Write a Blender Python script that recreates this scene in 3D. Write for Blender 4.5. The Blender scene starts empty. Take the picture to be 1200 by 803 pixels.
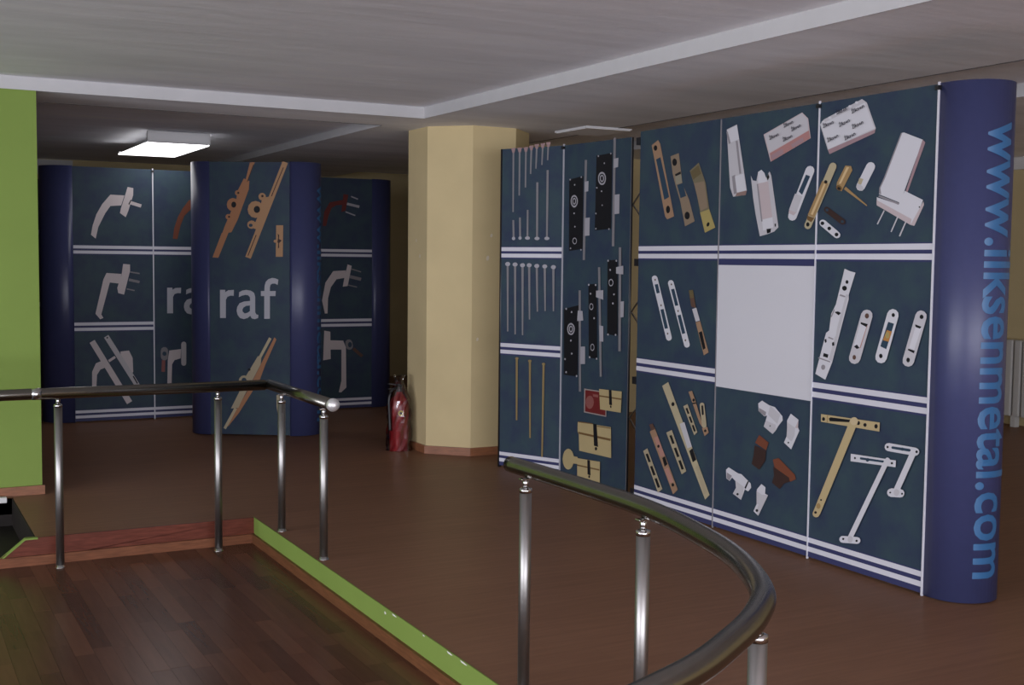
import bpy, bmesh, math, random
from mathutils import Vector, Matrix

# ------------------------------------------------------------------ camera, world, lights, exposure
S = bpy.context.scene
COL = S.collection
rad = math.radians
cam = bpy.data.cameras.new('camera'); cam.sensor_width = 36.0; cam.lens = 36.0 * 1400 / 1200; cam.clip_end = 100
cam_o = bpy.data.objects.new('camera', cam); COL.objects.link(cam_o)
cam_o.matrix_world = (Matrix.Translation((0, 0, 1.47)) @ Matrix.Rotation(rad(-28.2), 4, 'Z')
                      @ Matrix.Rotation(rad(90 - 3.9), 4, 'X') @ Matrix.Rotation(rad(0.62), 4, 'Z'))
S.camera = cam_o
w = bpy.data.worlds.new('world'); S.world = w; w.use_nodes = True
w.node_tree.nodes['Background'].inputs[0].default_value = (0.80, 0.86, 1.0, 1)
w.node_tree.nodes['Background'].inputs[1].default_value = 0.30

def area(name, loc, rot, sx, sy, power, col):
    l = bpy.data.lights.new(name, 'AREA'); l.shape = 'RECTANGLE'; l.size = sx; l.size_y = sy
    l.energy = power; l.color = col
    o = bpy.data.objects.new(name, l); o.location = loc; o.rotation_euler = rot; COL.objects.link(o)
    return o
# daylight of the glazed shop front behind the photographer
area('daylight_shopfront', (-1.6, -6.9, 1.2), (rad(90), 0, 0), 12.0, 2.3, 640, (0.955, 0.965, 1.07))
# added unseen fill light from the left, brightens the faces turned that way
area('added_fill_side', (-7.8, 1.0, 1.2), (rad(90), 0, rad(-90)), 9.0, 2.2, 440, (0.955, 0.965, 1.07))
S.view_settings.view_transform = 'Standard'; S.view_settings.look = 'None'
S.view_settings.gamma = 1.0; S.view_settings.use_curve_mapping = False
S.view_settings.exposure = 0.45

# ------------------------------------------------------------------ materials
MATS = {}
def hexc(r, g, b): return tuple((c / 12.92 if c <= .04045 else ((c + .055) / 1.055) ** 2.4) for c in (r / 255, g / 255, b / 255)) + (1,)
def mat(name, col, rough=.6, metal=0.0, spec=.5, noise=0.0, nscale=8.0, bump=0.0, bscale=40.0, emit=None, stretch=(1, 1, 1)):
    m = bpy.data.materials.new(name); m.use_nodes = True; MATS[name] = m
    nt = m.node_tree; b = nt.nodes['Principled BSDF']
    if len(col) == 3: col = tuple(col) + (1,)
    b.inputs['Base Color'].default_value = col; b.inputs['Roughness'].default_value = rough
    b.inputs['Metallic'].default_value = metal; b.inputs['Specular IOR Level'].default_value = spec
    if noise or bump:
        tc = nt.nodes.new('ShaderNodeTexCoord'); mp = nt.nodes.new('ShaderNodeMapping'); mp.inputs['Scale'].default_value = stretch
        nt.links.new(tc.outputs['Object'], mp.inputs['Vector'])
    if noise:
        n = nt.nodes.new('ShaderNodeTexNoise'); n.inputs['Scale'].default_value = nscale; n.inputs['Detail'].default_value = 5
        nt.links.new(mp.outputs[0], n.inputs['Vector'])
        r = nt.nodes.new('ShaderNodeMapRange'); r.inputs['From Min'].default_value = .25; r.inputs['From Max'].default_value = .75
        r.inputs['To Min'].default_value = 1 - noise; r.inputs['To Max'].default_value = 1 + noise
        nt.links.new(n.outputs['Fac'], r.inputs['Value'])
        mx = nt.nodes.new('ShaderNodeVectorMath'); mx.operation = 'SCALE'; mx.inputs[0].default_value = col[:3]
        nt.links.new(r.outputs[0], mx.inputs['Scale']); nt.links.new(mx.outputs[0], b.inputs['Base Color'])
    if bump:
        n2 = nt.nodes.new('ShaderNodeTexNoise'); n2.inputs['Scale'].default_value = bscale; n2.inputs['Detail'].default_value = 4
        nt.links.new(mp.outputs[0], n2.inputs['Vector'])
        bp = nt.nodes.new('ShaderNodeBump'); bp.inputs['Strength'].default_value = bump; bp.inputs['Distance'].default_value = .01
        nt.links.new(n2.outputs['Fac'], bp.inputs['Height']); nt.links.new(bp.outputs[0], b.inputs['Normal'])
    if emit:
        b.inputs['Emission Color'].default_value = tuple(emit[:3]) + (1,); b.inputs['Emission Strength'].default_value = emit[3]
    return m

mat('ceiling', (.93, .93, .97), .9, noise=.10, nscale=1.3, bump=.35, bscale=5, spec=.1, stretch=(.5, 2.2, 1))
mat('soffit', (.90, .90, .93), .9, noise=.12, nscale=1.3, bump=.3, bscale=5, spec=.1, stretch=(.5, 2.2, 1))
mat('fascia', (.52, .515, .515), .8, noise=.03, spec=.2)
mat('yellow_wall', (.56, .455, .25), .8, noise=.05, nscale=3, bump=.05, spec=.2)
mat('green_paint', (.195, .280, .058), .7, noise=.05, nscale=2.5, bump=.05, spec=.25)
mat('white_wall', (.6, .59, .57), .85, noise=.04, spec=.2)
mat('grey_wall', (.30, .29, .28), .9, noise=.04, spec=.2)
mat('plaster_spot', (.62, .55, .42), .8)
mat('joint', (.10, .095, .095), .9)
mat('chip', (.75, .74, .72), .8)
mat('skirting', (.235, .095, .045), .35, noise=.25, nscale=14, stretch=(1, 1, 8), spec=.4)
mat('riser_wood', (.130, .036, .022), .4, noise=.3, nscale=12, stretch=(1.0, 6, 9), spec=.15)
mat('riser_wood_light', (.18, .070, .035), .4, noise=.3, nscale=12, stretch=(1.0, 6, 9), spec=.15)
mat('kerb_wood_shaded', (.15, .062, .028), .4, noise=.3, nscale=12, stretch=(6, 1, 9), spec=.15)  # skirting wood with the shade along the kerb put into its colour
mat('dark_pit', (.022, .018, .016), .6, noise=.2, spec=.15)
mat('steel', (.34, .33, .315), .40, metal=1.0, noise=.06, nscale=30, stretch=(1, 1, .2))
mat('ball_steel', (.85, .84, .83), .38, metal=.7)
mat('rail_steel', (.25, .238, .21), .24, metal=1.0, noise=.05, nscale=30)
mat('steel_bright', (.62, .61, .60), .2, metal=1.0)
mat('aluminium', (.62, .62, .62), .35, metal=.9)
mat('black_plastic', (.012, .012, .014), .4)
mat('lamp_housing', (.70, .70, .70), .5)
mat('lamp_diffuser', (.9, .9, .9), .4, emit=(1.0, .985, 1.0, 2.6))
mat('panel_white_off', (.92, .91, .93), .5)
mat('ext_red', (.26, .014, .018), .3)
mat('ext_black', (.02, .02, .02), .45)
mat('ext_yellow', (.55, .42, .06), .5)
mat('radiator', (.50, .49, .46), .5)
mat('end_navy', (.042, .048, .122), .36, noise=.04, nscale=30, spec=.42)
mat('link_blue', (.028, .115, .26), .4)
mat('panel_back', (.25, .25, .26), .7)

def panel_mat(name, c1, c2, rough=.55):
    m = bpy.data.materials.new(name); m.use_nodes = True; MATS[name] = m; nt = m.node_tree; b = nt.nodes['Principled BSDF']
    tc = nt.nodes.new('ShaderNodeTexCoord')
    n = nt.nodes.new('ShaderNodeTexNoise'); n.inputs['Scale'].default_value = 7; n.inputs['Detail'].default_value = 6; n.inputs['Roughness'].default_value = .6
    nt.links.new(tc.outputs['Object'], n.inputs['Vector'])
    cr = nt.nodes.new('ShaderNodeValToRGB'); cr.color_ramp.elements[0].position = .35; cr.color_ramp.elements[1].position = .68
    cr.color_ramp.elements[0].color = c1 + (1,); cr.color_ramp.elements[1].color = c2 + (1,)
    nt.links.new(n.outputs['Fac'], cr.inputs[0]); nt.links.new(cr.outputs[0], b.inputs['Base Color'])
    b.inputs['Roughness'].default_value = rough; b.inputs['Specular IOR Level'].default_value = .2
    return m
panel_mat('panel_teal', (.030, .044, .078), (.038, .066, .080))
PC = dict(bg=(.028, .054, .085), w=(.60, .595, .63), w2=(.50, .485, .51), shade=(.27, .25, .27), pinkw=(.50, .42, .43), pinkd=(.33, .22, .24),
  pinkr=(.40, .20, .19), pink=(.42, .22, .18), k=(.012, .012, .014), tan=(.32, .20, .125), tan2=(.24, .18, .125), tan3=(.26, .24, .18), olive=(.17, .145, .09),
  olived=(.13, .10, .05), yel=(.36, .29, .11), br=(.11, .06, .045), brn2=(.26, .17, .15), brown=(.17, .055, .03), dkbr=(.045, .025, .022),
  cream=(.43, .37, .24), cream2=(.39, .33, .22), brass=(.34, .22, .10), brassl=(.60, .44, .24), brassd=(.16, .09, .035), brassy=(.44, .35, .18),
  orange=(.42, .20, .06), gold=(.47, .37, .20), goldl=(.53, .43, .26), goldd=(.33, .22, .09), goldg=(.25, .18, .08), grey=(.21, .20, .21), greyl=(.36, .35, .38),
  greyp=(.30, .20, .20), frame=(.33, .28, .26), redb=(.15, .02, .02), redl=(.25, .09, .08), g=(.42, .42, .46), copper=(.36, .17, .085), copper2=(.40, .23, .12),
  hand=(.54, .48, .48), hand2=(.45, .43, .44), maroon=(.13, .025, .022), stripe=(.62, .615, .66), navy=(.040, .044, .115), ink=(.03, .03, .045))
for k_, c_ in PC.items(): mat('print_' + k_, c_, .5, spec=.2)

def floor_mat(name, c1, c2, c3, rough, along, width, per_object, spec):
    m = bpy.data.materials.new(name); m.use_nodes = True; MATS[name] = m; nt = m.node_tree; b = nt.nodes['Principled BSDF']
    L = nt.links.new
    tc = nt.nodes.new('ShaderNodeTexCoord'); geo = nt.nodes.new('ShaderNodeNewGeometry')
    mp = nt.nodes.new('ShaderNodeMapping'); mp.inputs['Scale'].default_value = (1.2, 16, 1) if along == 'X' else (16, 1.2, 1)
    n = nt.nodes.new('ShaderNodeTexNoise'); n.inputs['Scale'].default_value = 2.2; n.inputs['Detail'].default_value = 7; n.inputs['Roughness'].default_value = .62
    cr = nt.nodes.new('ShaderNodeValToRGB')
    cr.color_ramp.elements[0].color = c1 + (1,); cr.color_ramp.elements[1].color = c3 + (1,)
    e = cr.color_ramp.elements.new(.5); e.color = c2 + (1,)
    if per_object:
        oi = nt.nodes.new('ShaderNodeObjectInfo')
        add = nt.nodes.new('ShaderNodeVectorMath'); add.operation = 'ADD'
        sc = nt.nodes.new('ShaderNodeVectorMath'); sc.operation = 'SCALE'; sc.inputs[0].default_value = (7, 13, 3); L(oi.outputs['Random'], sc.inputs['Scale'])
        L(geo.outputs['Position'], add.inputs[0]); L(sc.outputs[0], add.inputs[1]); L(add.outputs[0], mp.inputs['Vector'])
        mix = nt.nodes.new('ShaderNodeMath'); mix.operation = 'MULTIPLY_ADD'; mix.inputs[1].default_value = .55
        L(n.outputs['Fac'], mix.inputs[0])
        hf = nt.nodes.new('ShaderNodeMath'); hf.operation = 'MULTIPLY_ADD'; hf.inputs[1].default_value = .62; hf.inputs[2].default_value = -.08
        L(oi.outputs['Random'], hf.inputs[0]); L(hf.outputs[0], mix.inputs[2]); L(mix.outputs[0], cr.inputs[0])
    else:
        L(geo.outputs['Position'], mp.inputs['Vector'])
        br = nt.nodes.new('ShaderNodeTexBrick'); br.inputs['Scale'].default_value = 1; br.inputs['Brick Width'].default_value = 1.2
        br.inputs['Row Height'].default_value = width; br.inputs['Mortar Size'].default_value = .0012; br.inputs['Bias'].default_value = 0
        br.inputs['Color1'].default_value = (.35, .35, .35, 1); br.inputs['Color2'].default_value = (.65, .65, .65, 1); br.inputs['Mortar'].default_value = (.1, .1, .1, 1)
        L(geo.outputs['Position'], br.inputs['Vector'])
        mix = nt.nodes.new('ShaderNodeMix'); mix.data_type = 'FLOAT'; mix.inputs[0].default_value = .3
        L(n.outputs['Fac'], mix.inputs[2]); L(br.outputs['Color'], mix.inputs[3]); L(mix.outputs[0], cr.inputs[0])
    L(mp.outputs[0], n.inputs['Vector'])
    L(cr.outputs[0], b.inputs['Base Color'])
    b.inputs['Roughness'].default_value = rough; b.inputs['Specular IOR Level'].default_value = spec
    return m
floor_mat('floor_upper', (.150, .078, .047), (.240, .126, .076), (.345, .184, .112), .40, 'X', .19, False, .05)
floor_mat('floor_plank', (.060, .025, .016), (.108, .048, .029), (.160, .070, .040), .27, 'Y', .07, True, .12)

def glass_bag():
    m = bpy.data.materials.new('clear_film'); m.use_nodes = True; MATS['clear_film'] = m; nt = m.node_tree
    out = nt.nodes['Material Output']; tr = nt.nodes.new('ShaderNodeBsdfTransparent'); gl = nt.nodes.new('ShaderNodeBsdfGlossy')
    gl.inputs['Roughness'].default_value = .08
    fr = nt.nodes.new('ShaderNodeFresnel'); fr.inputs['IOR'].default_value = 1.9
    mx = nt.nodes.new('ShaderNodeMixShader'); nt.links.new(fr.outputs[0], mx.inputs[0])
    nt.links.new(tr.outputs[0], mx.inputs[1]); nt.links.new(gl.outputs[0], mx.inputs[2]); nt.links.new(mx.outputs[0], out.inputs['Surface'])
glass_bag()
def pane_mat():
    m = bpy.data.materials.new('window_glass'); m.use_nodes = True; MATS['window_glass'] = m; nt = m.node_tree
    out = nt.nodes['Material Output']; tr = nt.nodes.new('ShaderNodeBsdfTransparent'); gl = nt.nodes.new('ShaderNodeBsdfGlossy'); gl.inputs['Roughness'].default_value = .02
    mx = nt.nodes.new('ShaderNodeMixShader'); mx.inputs[0].default_value = .06
    nt.links.new(tr.outputs[0], mx.inputs[1]); nt.links.new(gl.outputs[0], mx.inputs[2]); nt.links.new(mx.outputs[0], out.inputs['Surface'])
pane_mat()

# ------------------------------------------------------------------ mesh helpers
def link(o, parent=None):
    COL.objects.link(o)
    if parent is not None: o.parent = parent
    return o
def empty(name, loc=(0, 0, 0), rz=0):
    o = bpy.data.objects.new(name, None); o.location = loc; o.rotation_euler = (0, 0, rz); o.empty_display_size = .1
    return link(o)
def tag(o, label=None, cat=None, group=None, kind=None):
    for k, v in (('label', label), ('category', cat), ('group', group), ('kind', kind)):
        if v: o[k] = v
    return o
def mesh(name, V, Fc, m, parent=None, smooth=False, mats=None, idx=None):
    me = bpy.data.meshes.new(name); me.from_pydata([tuple(v) for v in V], [], Fc)
    for mm in (mats or [m]): me.materials.append(MATS[mm])
    if idx: me.polygons.foreach_set('material_index', idx)
    if smooth: me.polygons.foreach_set('use_smooth', [True] * len(me.polygons))
    me.update()
    return link(bpy.data.objects.new(name, me), parent)
BOXF = [(0, 3, 2, 1), (4, 5, 6, 7), (0, 1, 5, 4), (1, 2, 6, 5), (2, 3, 7, 6), (3, 0, 4, 7)]
def boxv(lo, hi):
    (a, b, c), (d, e, f) = lo, hi
    return [(a, b, c), (d, b, c), (d, e, c), (a, e, c), (a, b, f), (d, b, f), (d, e, f), (a, e, f)]
def box(name, lo, hi, m, parent=None, bevel=0.0):
    o = mesh(name, boxv(lo, hi), BOXF, m, parent)
    if bevel:
        bm = bmesh.new(); bm.from_mesh(o.data); bmesh.ops.bevel(bm, geom=bm.edges[:], offset=bevel, segments=2, affect='EDGES', profile=.6)
        bm.to_mesh(o.data); bm.free()
    return o
def boxes(name, lst, m, parent=None):
    V = []; Fc = []
    for lo, hi in lst:
        k = len(V); V += boxv(lo, hi); Fc += [tuple(i + k for i in f) for f in BOXF]
    return mesh(name, V, Fc, m, parent)
def prism(name, pts, z0, z1, m, parent=None):
    n = len(pts); V = [(x, y, z0) for x, y in pts] + [(x, y, z1) for x, y in pts]
    Fc = [tuple(range(n - 1, -1, -1)), tuple(range(n, 2 * n))] + [(i, (i + 1) % n, n + (i + 1) % n, n + i) for i in range(n)]
    return mesh(name, V, Fc, m, parent)
def lathe(name, prof, m, parent=None, loc=(0, 0, 0), n=24, smooth=True, wob=None):
    V = []; Fc = []
    for j, (r, z) in enumerate(prof):
        for i in range(n):
            a = 2 * math.pi * i / n; rr = r * (1 + (wob(j, i) if wob else 0))
            V.append((loc[0] + rr * math.cos(a), loc[1] + rr * math.sin(a), loc[2] + z))
    for j in range(len(prof) - 1):
        for i in range(n):
            Fc.append((j * n + i, j * n + (i + 1) % n, (j + 1) * n + (i + 1) % n, (j + 1) * n + i))
    if prof[0][0] > 0: Fc.append(tuple(range(n - 1, -1, -1)))
    if prof[-1][0] > 0: Fc.append(tuple((len(prof) - 1) * n + i for i in range(n)))
    o = mesh(name, V, Fc, m, parent, smooth)
    if smooth:
        for p in o.data.polygons:
            if len(p.vertices) > 4: p.use_smooth = False
    return o
def tube(name, pts, r, m, parent=None, n=16, caps=True):
    P = [Vector(p) for p in pts]; V = []; Fc = []
    up = Vector((0, 0, 1))
    for i, p in enumerate(P):
        t = ((P[min(i + 1, len(P) - 1)] - p).normalized() + (p - P[max(i - 1, 0)]).normalized()).normalized()
        ref = up if abs(t.z) < .9 else Vector((1, 0, 0))
        s = t.cross(ref).normalized(); q = s.cross(t).normalized()
        k = 1.0
        if 0 < i < len(P) - 1:
            c = t.dot((P[i + 1] - p).normalized()); k = 1 / max(c, .5)
        for j in range(n):
            a = 2 * math.pi * j / n
            V.append(p + (s * math.cos(a) * k + q * math.sin(a)) * r)
    for i in range(len(P) - 1):
        for j in range(n): Fc.append((i * n + j, i * n + (j + 1) % n, (i + 1) * n + (j + 1) % n, (i + 1) * n + j))
    if caps: Fc += [tuple(range(n - 1, -1, -1)), tuple((len(P) - 1) * n + j for j in range(n))]
    o = mesh(name, V, Fc, m, parent, True)
    if caps:
        for p in o.data.polygons:
            if len(p.vertices) > 4: p.use_smooth = False
    return o
def spline(pts, k=8):
    P = [Vector(p) for p in pts]; out = []
    for i in range(len(P) - 1):
        p0, p1, p2, p3 = P[max(i - 1, 0)], P[i], P[i + 1], P[min(i + 2, len(P) - 1)]
        for j in range(k):
            t = j / k
            out.append(.5 * ((2 * p1) + (p2 - p0) * t + (2 * p0 - 5 * p1 + 4 * p2 - p3) * t * t + (3 * p1 - p0 - 3 * p2 + p3) * t ** 3))
    out.append(P[-1]); return out

# ------------------------------------------------------------------ setting: ceilings, walls, floors
ZC, ZR, LOW = 2.47, 2.547, -.14
XR0, XR1, XL0 = 3.47, 3.74, -8.0
# flat plaster soffit bands (z = ZC) with three shallow recessed bays
c = empty('ceiling'); tag(c, kind='structure')
def slab(pts, z, name='ceiling_soffit', top=2.75): return prism(name, pts, z, top, 'soffit' if name == 'ceiling_soffit' else 'ceiling', c)
slab([(XL0, 7.82), (XR0, 7.82), (XR0, 8.40), (XL0, 8.40)], ZC)                         # band along X in front of the columns
slab([(XR0, 7.82), (XR1, -7.2), (4.95, -7.2), (4.95, 8.9), (3.38, 8.9), (3.38, 8.40), (XR0, 8.40)], ZC)   # band along Y
slab([(3.38, 8.9), (4.95, 8.9), (4.95, 14.1), (3.38, 14.1)], ZC)
slab([(6.0, -7.2), (9.6, -7.2), (9.6, 14.1), (6.0, 14.1)], ZC)
slab([(XL0, -7.2), (XR1 + .02, -7.2), (XR0 + .02, 7.83), (XL0, 7.83)], ZR, 'ceiling_recess')
slab([(XL0, 8.39), (3.39, 8.39), (3.39, 14.1), (XL0, 14.1)], 2.53, 'ceiling_recess')
slab([(4.94, -7.2), (6.01, -7.2), (6.01, 14.1), (4.94, 14.1)], ZR, 'ceiling_recess')
# smooth white fascia strips of the recesses
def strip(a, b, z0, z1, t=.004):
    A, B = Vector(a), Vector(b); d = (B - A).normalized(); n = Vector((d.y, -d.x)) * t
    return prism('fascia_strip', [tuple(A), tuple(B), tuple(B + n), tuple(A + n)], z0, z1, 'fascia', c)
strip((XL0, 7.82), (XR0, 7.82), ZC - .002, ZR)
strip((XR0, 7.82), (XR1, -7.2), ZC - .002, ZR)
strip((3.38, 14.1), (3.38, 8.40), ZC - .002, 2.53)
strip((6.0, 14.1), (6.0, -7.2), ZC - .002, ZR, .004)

box('plaster_joint', (4.935, -7.1, ZC - .002), (4.950, 9.7, ZC + .004), 'joint', c)
box('plaster_joint', (-6.0, 8.388, ZC - .002), (3.38, 8.400, ZC + .004), 'joint', c)
wg = box('wall_left', (XL0, 7.83, -.0), (.905, 8.05, ZR + .02), 'green_paint'); tag(wg, kind='structure')
bb = box('baseboard_left', (-1.3, 7.808, .0), (.918, 7.83, .055), 'skirting'); tag(bb, kind='structure')
wb = box('wall_back', (XL0, 14.0, 0), (6.6, 14.15, 2.6), 'yellow_wall'); tag(wb, kind='structure')
tc = box('trim_1', (-1.5, 13.96, 2.36), (1.98, 14.0, 2.52), 'white_wall'); tag(tc, kind='structure')
wj = box('wall_jog', (6.6, 9.8, 0), (6.75, 14.15, 2.6), 'yellow_wall'); tag(wj, kind='structure')
wj = box('wall_back_right', (5.35, 9.75, 0), (9.5, 9.9, 2.6), 'yellow_wall'); tag(wj, kind='structure')
wr = box('wall_right', (9.35, -7.2, LOW), (9.5, 9.8, 2.6), 'yellow_wall'); tag(wr, kind='structure')
ws = box('wall_side', (XL0 - .15, -7.2, LOW), (XL0, 14.15, 2.75), 'grey_wall'); tag(ws, kind='structure')
tr = box('trim_2', (9.30, -7.2, 2.36), (9.35, 9.75, 2.47), 'white_wall'); tag(tr, kind='structure')
# glazed shop front behind the photographer: lintel, sill, mullions, panes
wf = empty('wall_front'); tag(wf, kind='structure')
box('sill_wall', (XL0, -7.2, LOW), (9.5, -7.0, .45), 'grey_wall', wf)
box('lintel_wall', (XL0, -7.2, 2.42), (9.5, -7.0, 2.75), 'grey_wall', wf)
for i in range(5): box('mullion', (-6.0 + i * 3.2, -7.14, .45), (-5.92 + i * 3.2, -7.06, 2.42), 'grey_wall', wf)
for i in range(4): box('pane', (-5.92 + i * 3.2, -7.105, .45), (-2.80 + i * 3.2, -7.095, 2.42), 'window_glass', wf)

# edge of the raised floor: straight at X = 1.89, then bending round in front of the camera
EDGE = [(1.89, 6.61), (1.89, 2.95)] + [tuple(p[:2]) for p in spline([(1.89, 2.95, 0), (1.87, 2.60, 0), (1.79, 2.24, 0), (1.63, 1.96, 0), (1.42, 1.77, 0), (1.14, 1.60, 0), (.70, 1.45, 0), (.1, 1.38, 0)], 4)][1:] + [(-3.0, 1.38)]
up_pts = [(.73, 6.61)] + EDGE + [(-3.0, -7.1), (9.45, -7.1), (9.45, 14.1), (XL0, 14.1), (XL0, 7.76), (.73, 7.76)]
fl = prism('floor_upper', up_pts, -.10, 0, 'floor_upper'); tag(fl, kind='structure')
fb = box('floor_lower', (XL0, 1.3, LOW - .06), (1.95, 6.60, LOW - .004), 'dark_pit'); tag(fb, kind='structure')
# laminate strips of the lower floor, each its own piece
rng = random.Random(5)
unit = bpy.data.meshes.new('plank'); unit.from_pydata(boxv((0, 0, -1), (1, 1, 0)), [], BOXF); unit.materials.append(MATS['floor_plank']); unit.update()
x = -.55; PW = .0775
while x < 1.86:
    wd = min(PW, 1.872 - x); y = 6.575; y -= rng.uniform(.1, .62); y1 = 6.575
    while y1 > 1.75:
        y = max(y, 1.6)
        o = bpy.data.objects.new('plank', unit); link(o, fb)
        o.location = (x, y, LOW + rng.uniform(-.0004, .0004)); o.scale = (wd - .0008, y1 - y - .0010, .004)
        y1 = y; y -= rng.uniform(.42, .66)
    x += PW
# steps: wooden riser to the left, green kerb with wooden skirting on the right
rs = empty('trim_3'); tag(rs, kind='structure')
def yprism(name, pts, y0, y1, m, parent):     # pts in (x, z)
    n = len(pts); V = [(x, y0, z) for x, z in pts] + [(x, y1, z) for x, z in pts]
    return mesh(name, V, [tuple(range(n)), tuple(range(2 * n - 1, n - 1, -1))] + [(i, n + i, n + (i + 1) % n, (i + 1) % n) for i in range(n)], m, parent)
yprism('riser_board', [(.49, LOW), (1.889, LOW), (1.889, .001), (.675, .001), (.49, -.145)], 6.592, 6.608, 'riser_wood', rs)
yprism('skirting_board', [(.45, LOW), (1.872, LOW), (1.872, LOW + .05), (.45, LOW + .05)], 6.572, 6.592, 'riser_wood_light', rs)
# green edge of the sloping stair side
yprism('stringer_edge', [(.735, .002), (.675, .002), (.45, -.178), (.45, -.188), (.675, -.006), (.735, -.006)], 6.586, 6.62, 'green_paint', rs)
kb = empty('trim_4'); tag(kb, kind='structure')
n_ = len(EDGE)
def ribbon(name, pts, z0, z1, off0, off1, m, parent):
    A = []; B = []
    for i, p in enumerate(pts):
        p = Vector(p); d = (Vector(pts[min(i + 1, len(pts) - 1)]) - Vector(pts[max(i - 1, 0)])).normalized(); nn = Vector((d.y, -d.x))
        A.append(p + nn * off0); B.append(p + nn * off1)
    V = []; 
    for a, b in zip(A, B): V += [(a.x, a.y, z0), (b.x, b.y, z0), (b.x, b.y, z1), (a.x, a.y, z1)]
    Fc = [(0, 1, 2, 3), tuple(len(V) - 4 + i for i in (3, 2, 1, 0))]
    for i in range(len(pts) - 1):
        for j in range(4): Fc.append((4 * i + j, 4 * i + 4 + j, 4 * i + 4 + (j + 1) % 4, 4 * i + (j + 1) % 4))
    return mesh(name, V, Fc, m, parent)
ribbon('kerb_face', EDGE, LOW, .0015, 0, .006, 'green_paint', kb)
ribbon('kerb_skirting', EDGE, LOW, LOW + .05, .006, .022, 'kerb_wood_shaded', kb)
for (y, z, sy, sz) in ((4.52, -.005, .05, .006), (4.62, -.02, .02, .012), (3.98, -.004, .05, .006), (3.86, -.004, .06, .006), (4.22, -.004, .02, .005)):
    yv = [(y - sy / 2, z), (y - sy / 4, z - sz / 2), (y + sy / 3, z - sz / 2), (y + sy / 2, z + .003), (y, z + sz / 2)]
    mesh('paint_chip', [(1.8830, a, b) for a, b in yv], [tuple(range(5))], 'chip', kb)
# dark stair going down to the left
st = empty('stairs'); tag(st, 'dark stairs going down beside the green wall', 'stairs', kind='structure')
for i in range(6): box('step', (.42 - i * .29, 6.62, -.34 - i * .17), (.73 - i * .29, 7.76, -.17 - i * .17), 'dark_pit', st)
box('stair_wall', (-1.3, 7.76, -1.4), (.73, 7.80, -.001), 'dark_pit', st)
box('shade_sheet', (.722, 6.62, -.17), (.729, 7.76, -.003), 'dark_pit', st)  # added dark sheet over the bright slab edge, stands in for stairwell shade
box('nosing', (.2, 7.72, -.02), (.69, 7.76, .012), 'white_wall', st)

# octagonal yellow column with wooden skirting
co = empty('column', (4.135, 8.455, 0)); tag(co, kind='structure')
def octo(h, ch): return [(h, -h + ch), (h, h - ch), (h - ch, h), (-h + ch, h), (-h, h - ch), (-h, -h + ch), (-h + ch, -h), (h - ch, -h)]
o = prism('shaft', octo(.435, .255), 0, ZC + .01, 'yellow_wall', co)
o = prism('skirting', octo(.452, .262), 0, .06, 'skirting', co)
for (px, py, pz, nx, ny, r) in ((-.4355, .02, 1.62, -1, 0, .011), (-.4355, -.05, 1.50, -1, 0, .014), (-.02, -.4355, 1.66, 0, -1, .014), (-.05, -.4355, 1.49, 0, -1, .018), (-.13, -.4355, .88, 0, -1, .013)):
    V = []
    for k in range(10):
        a = k * math.pi / 5; rr = .75 * r * (1 + .12 * math.sin(2 * a + px))
        V.append((px + (rr * math.cos(a) if ny else 0), py + (rr * math.cos(a) if nx else 0), pz + 1.4 * rr * math.sin(a)))
    mesh('plaster_spot', V, [tuple(range(10))], 'plaster_spot', co)

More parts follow.
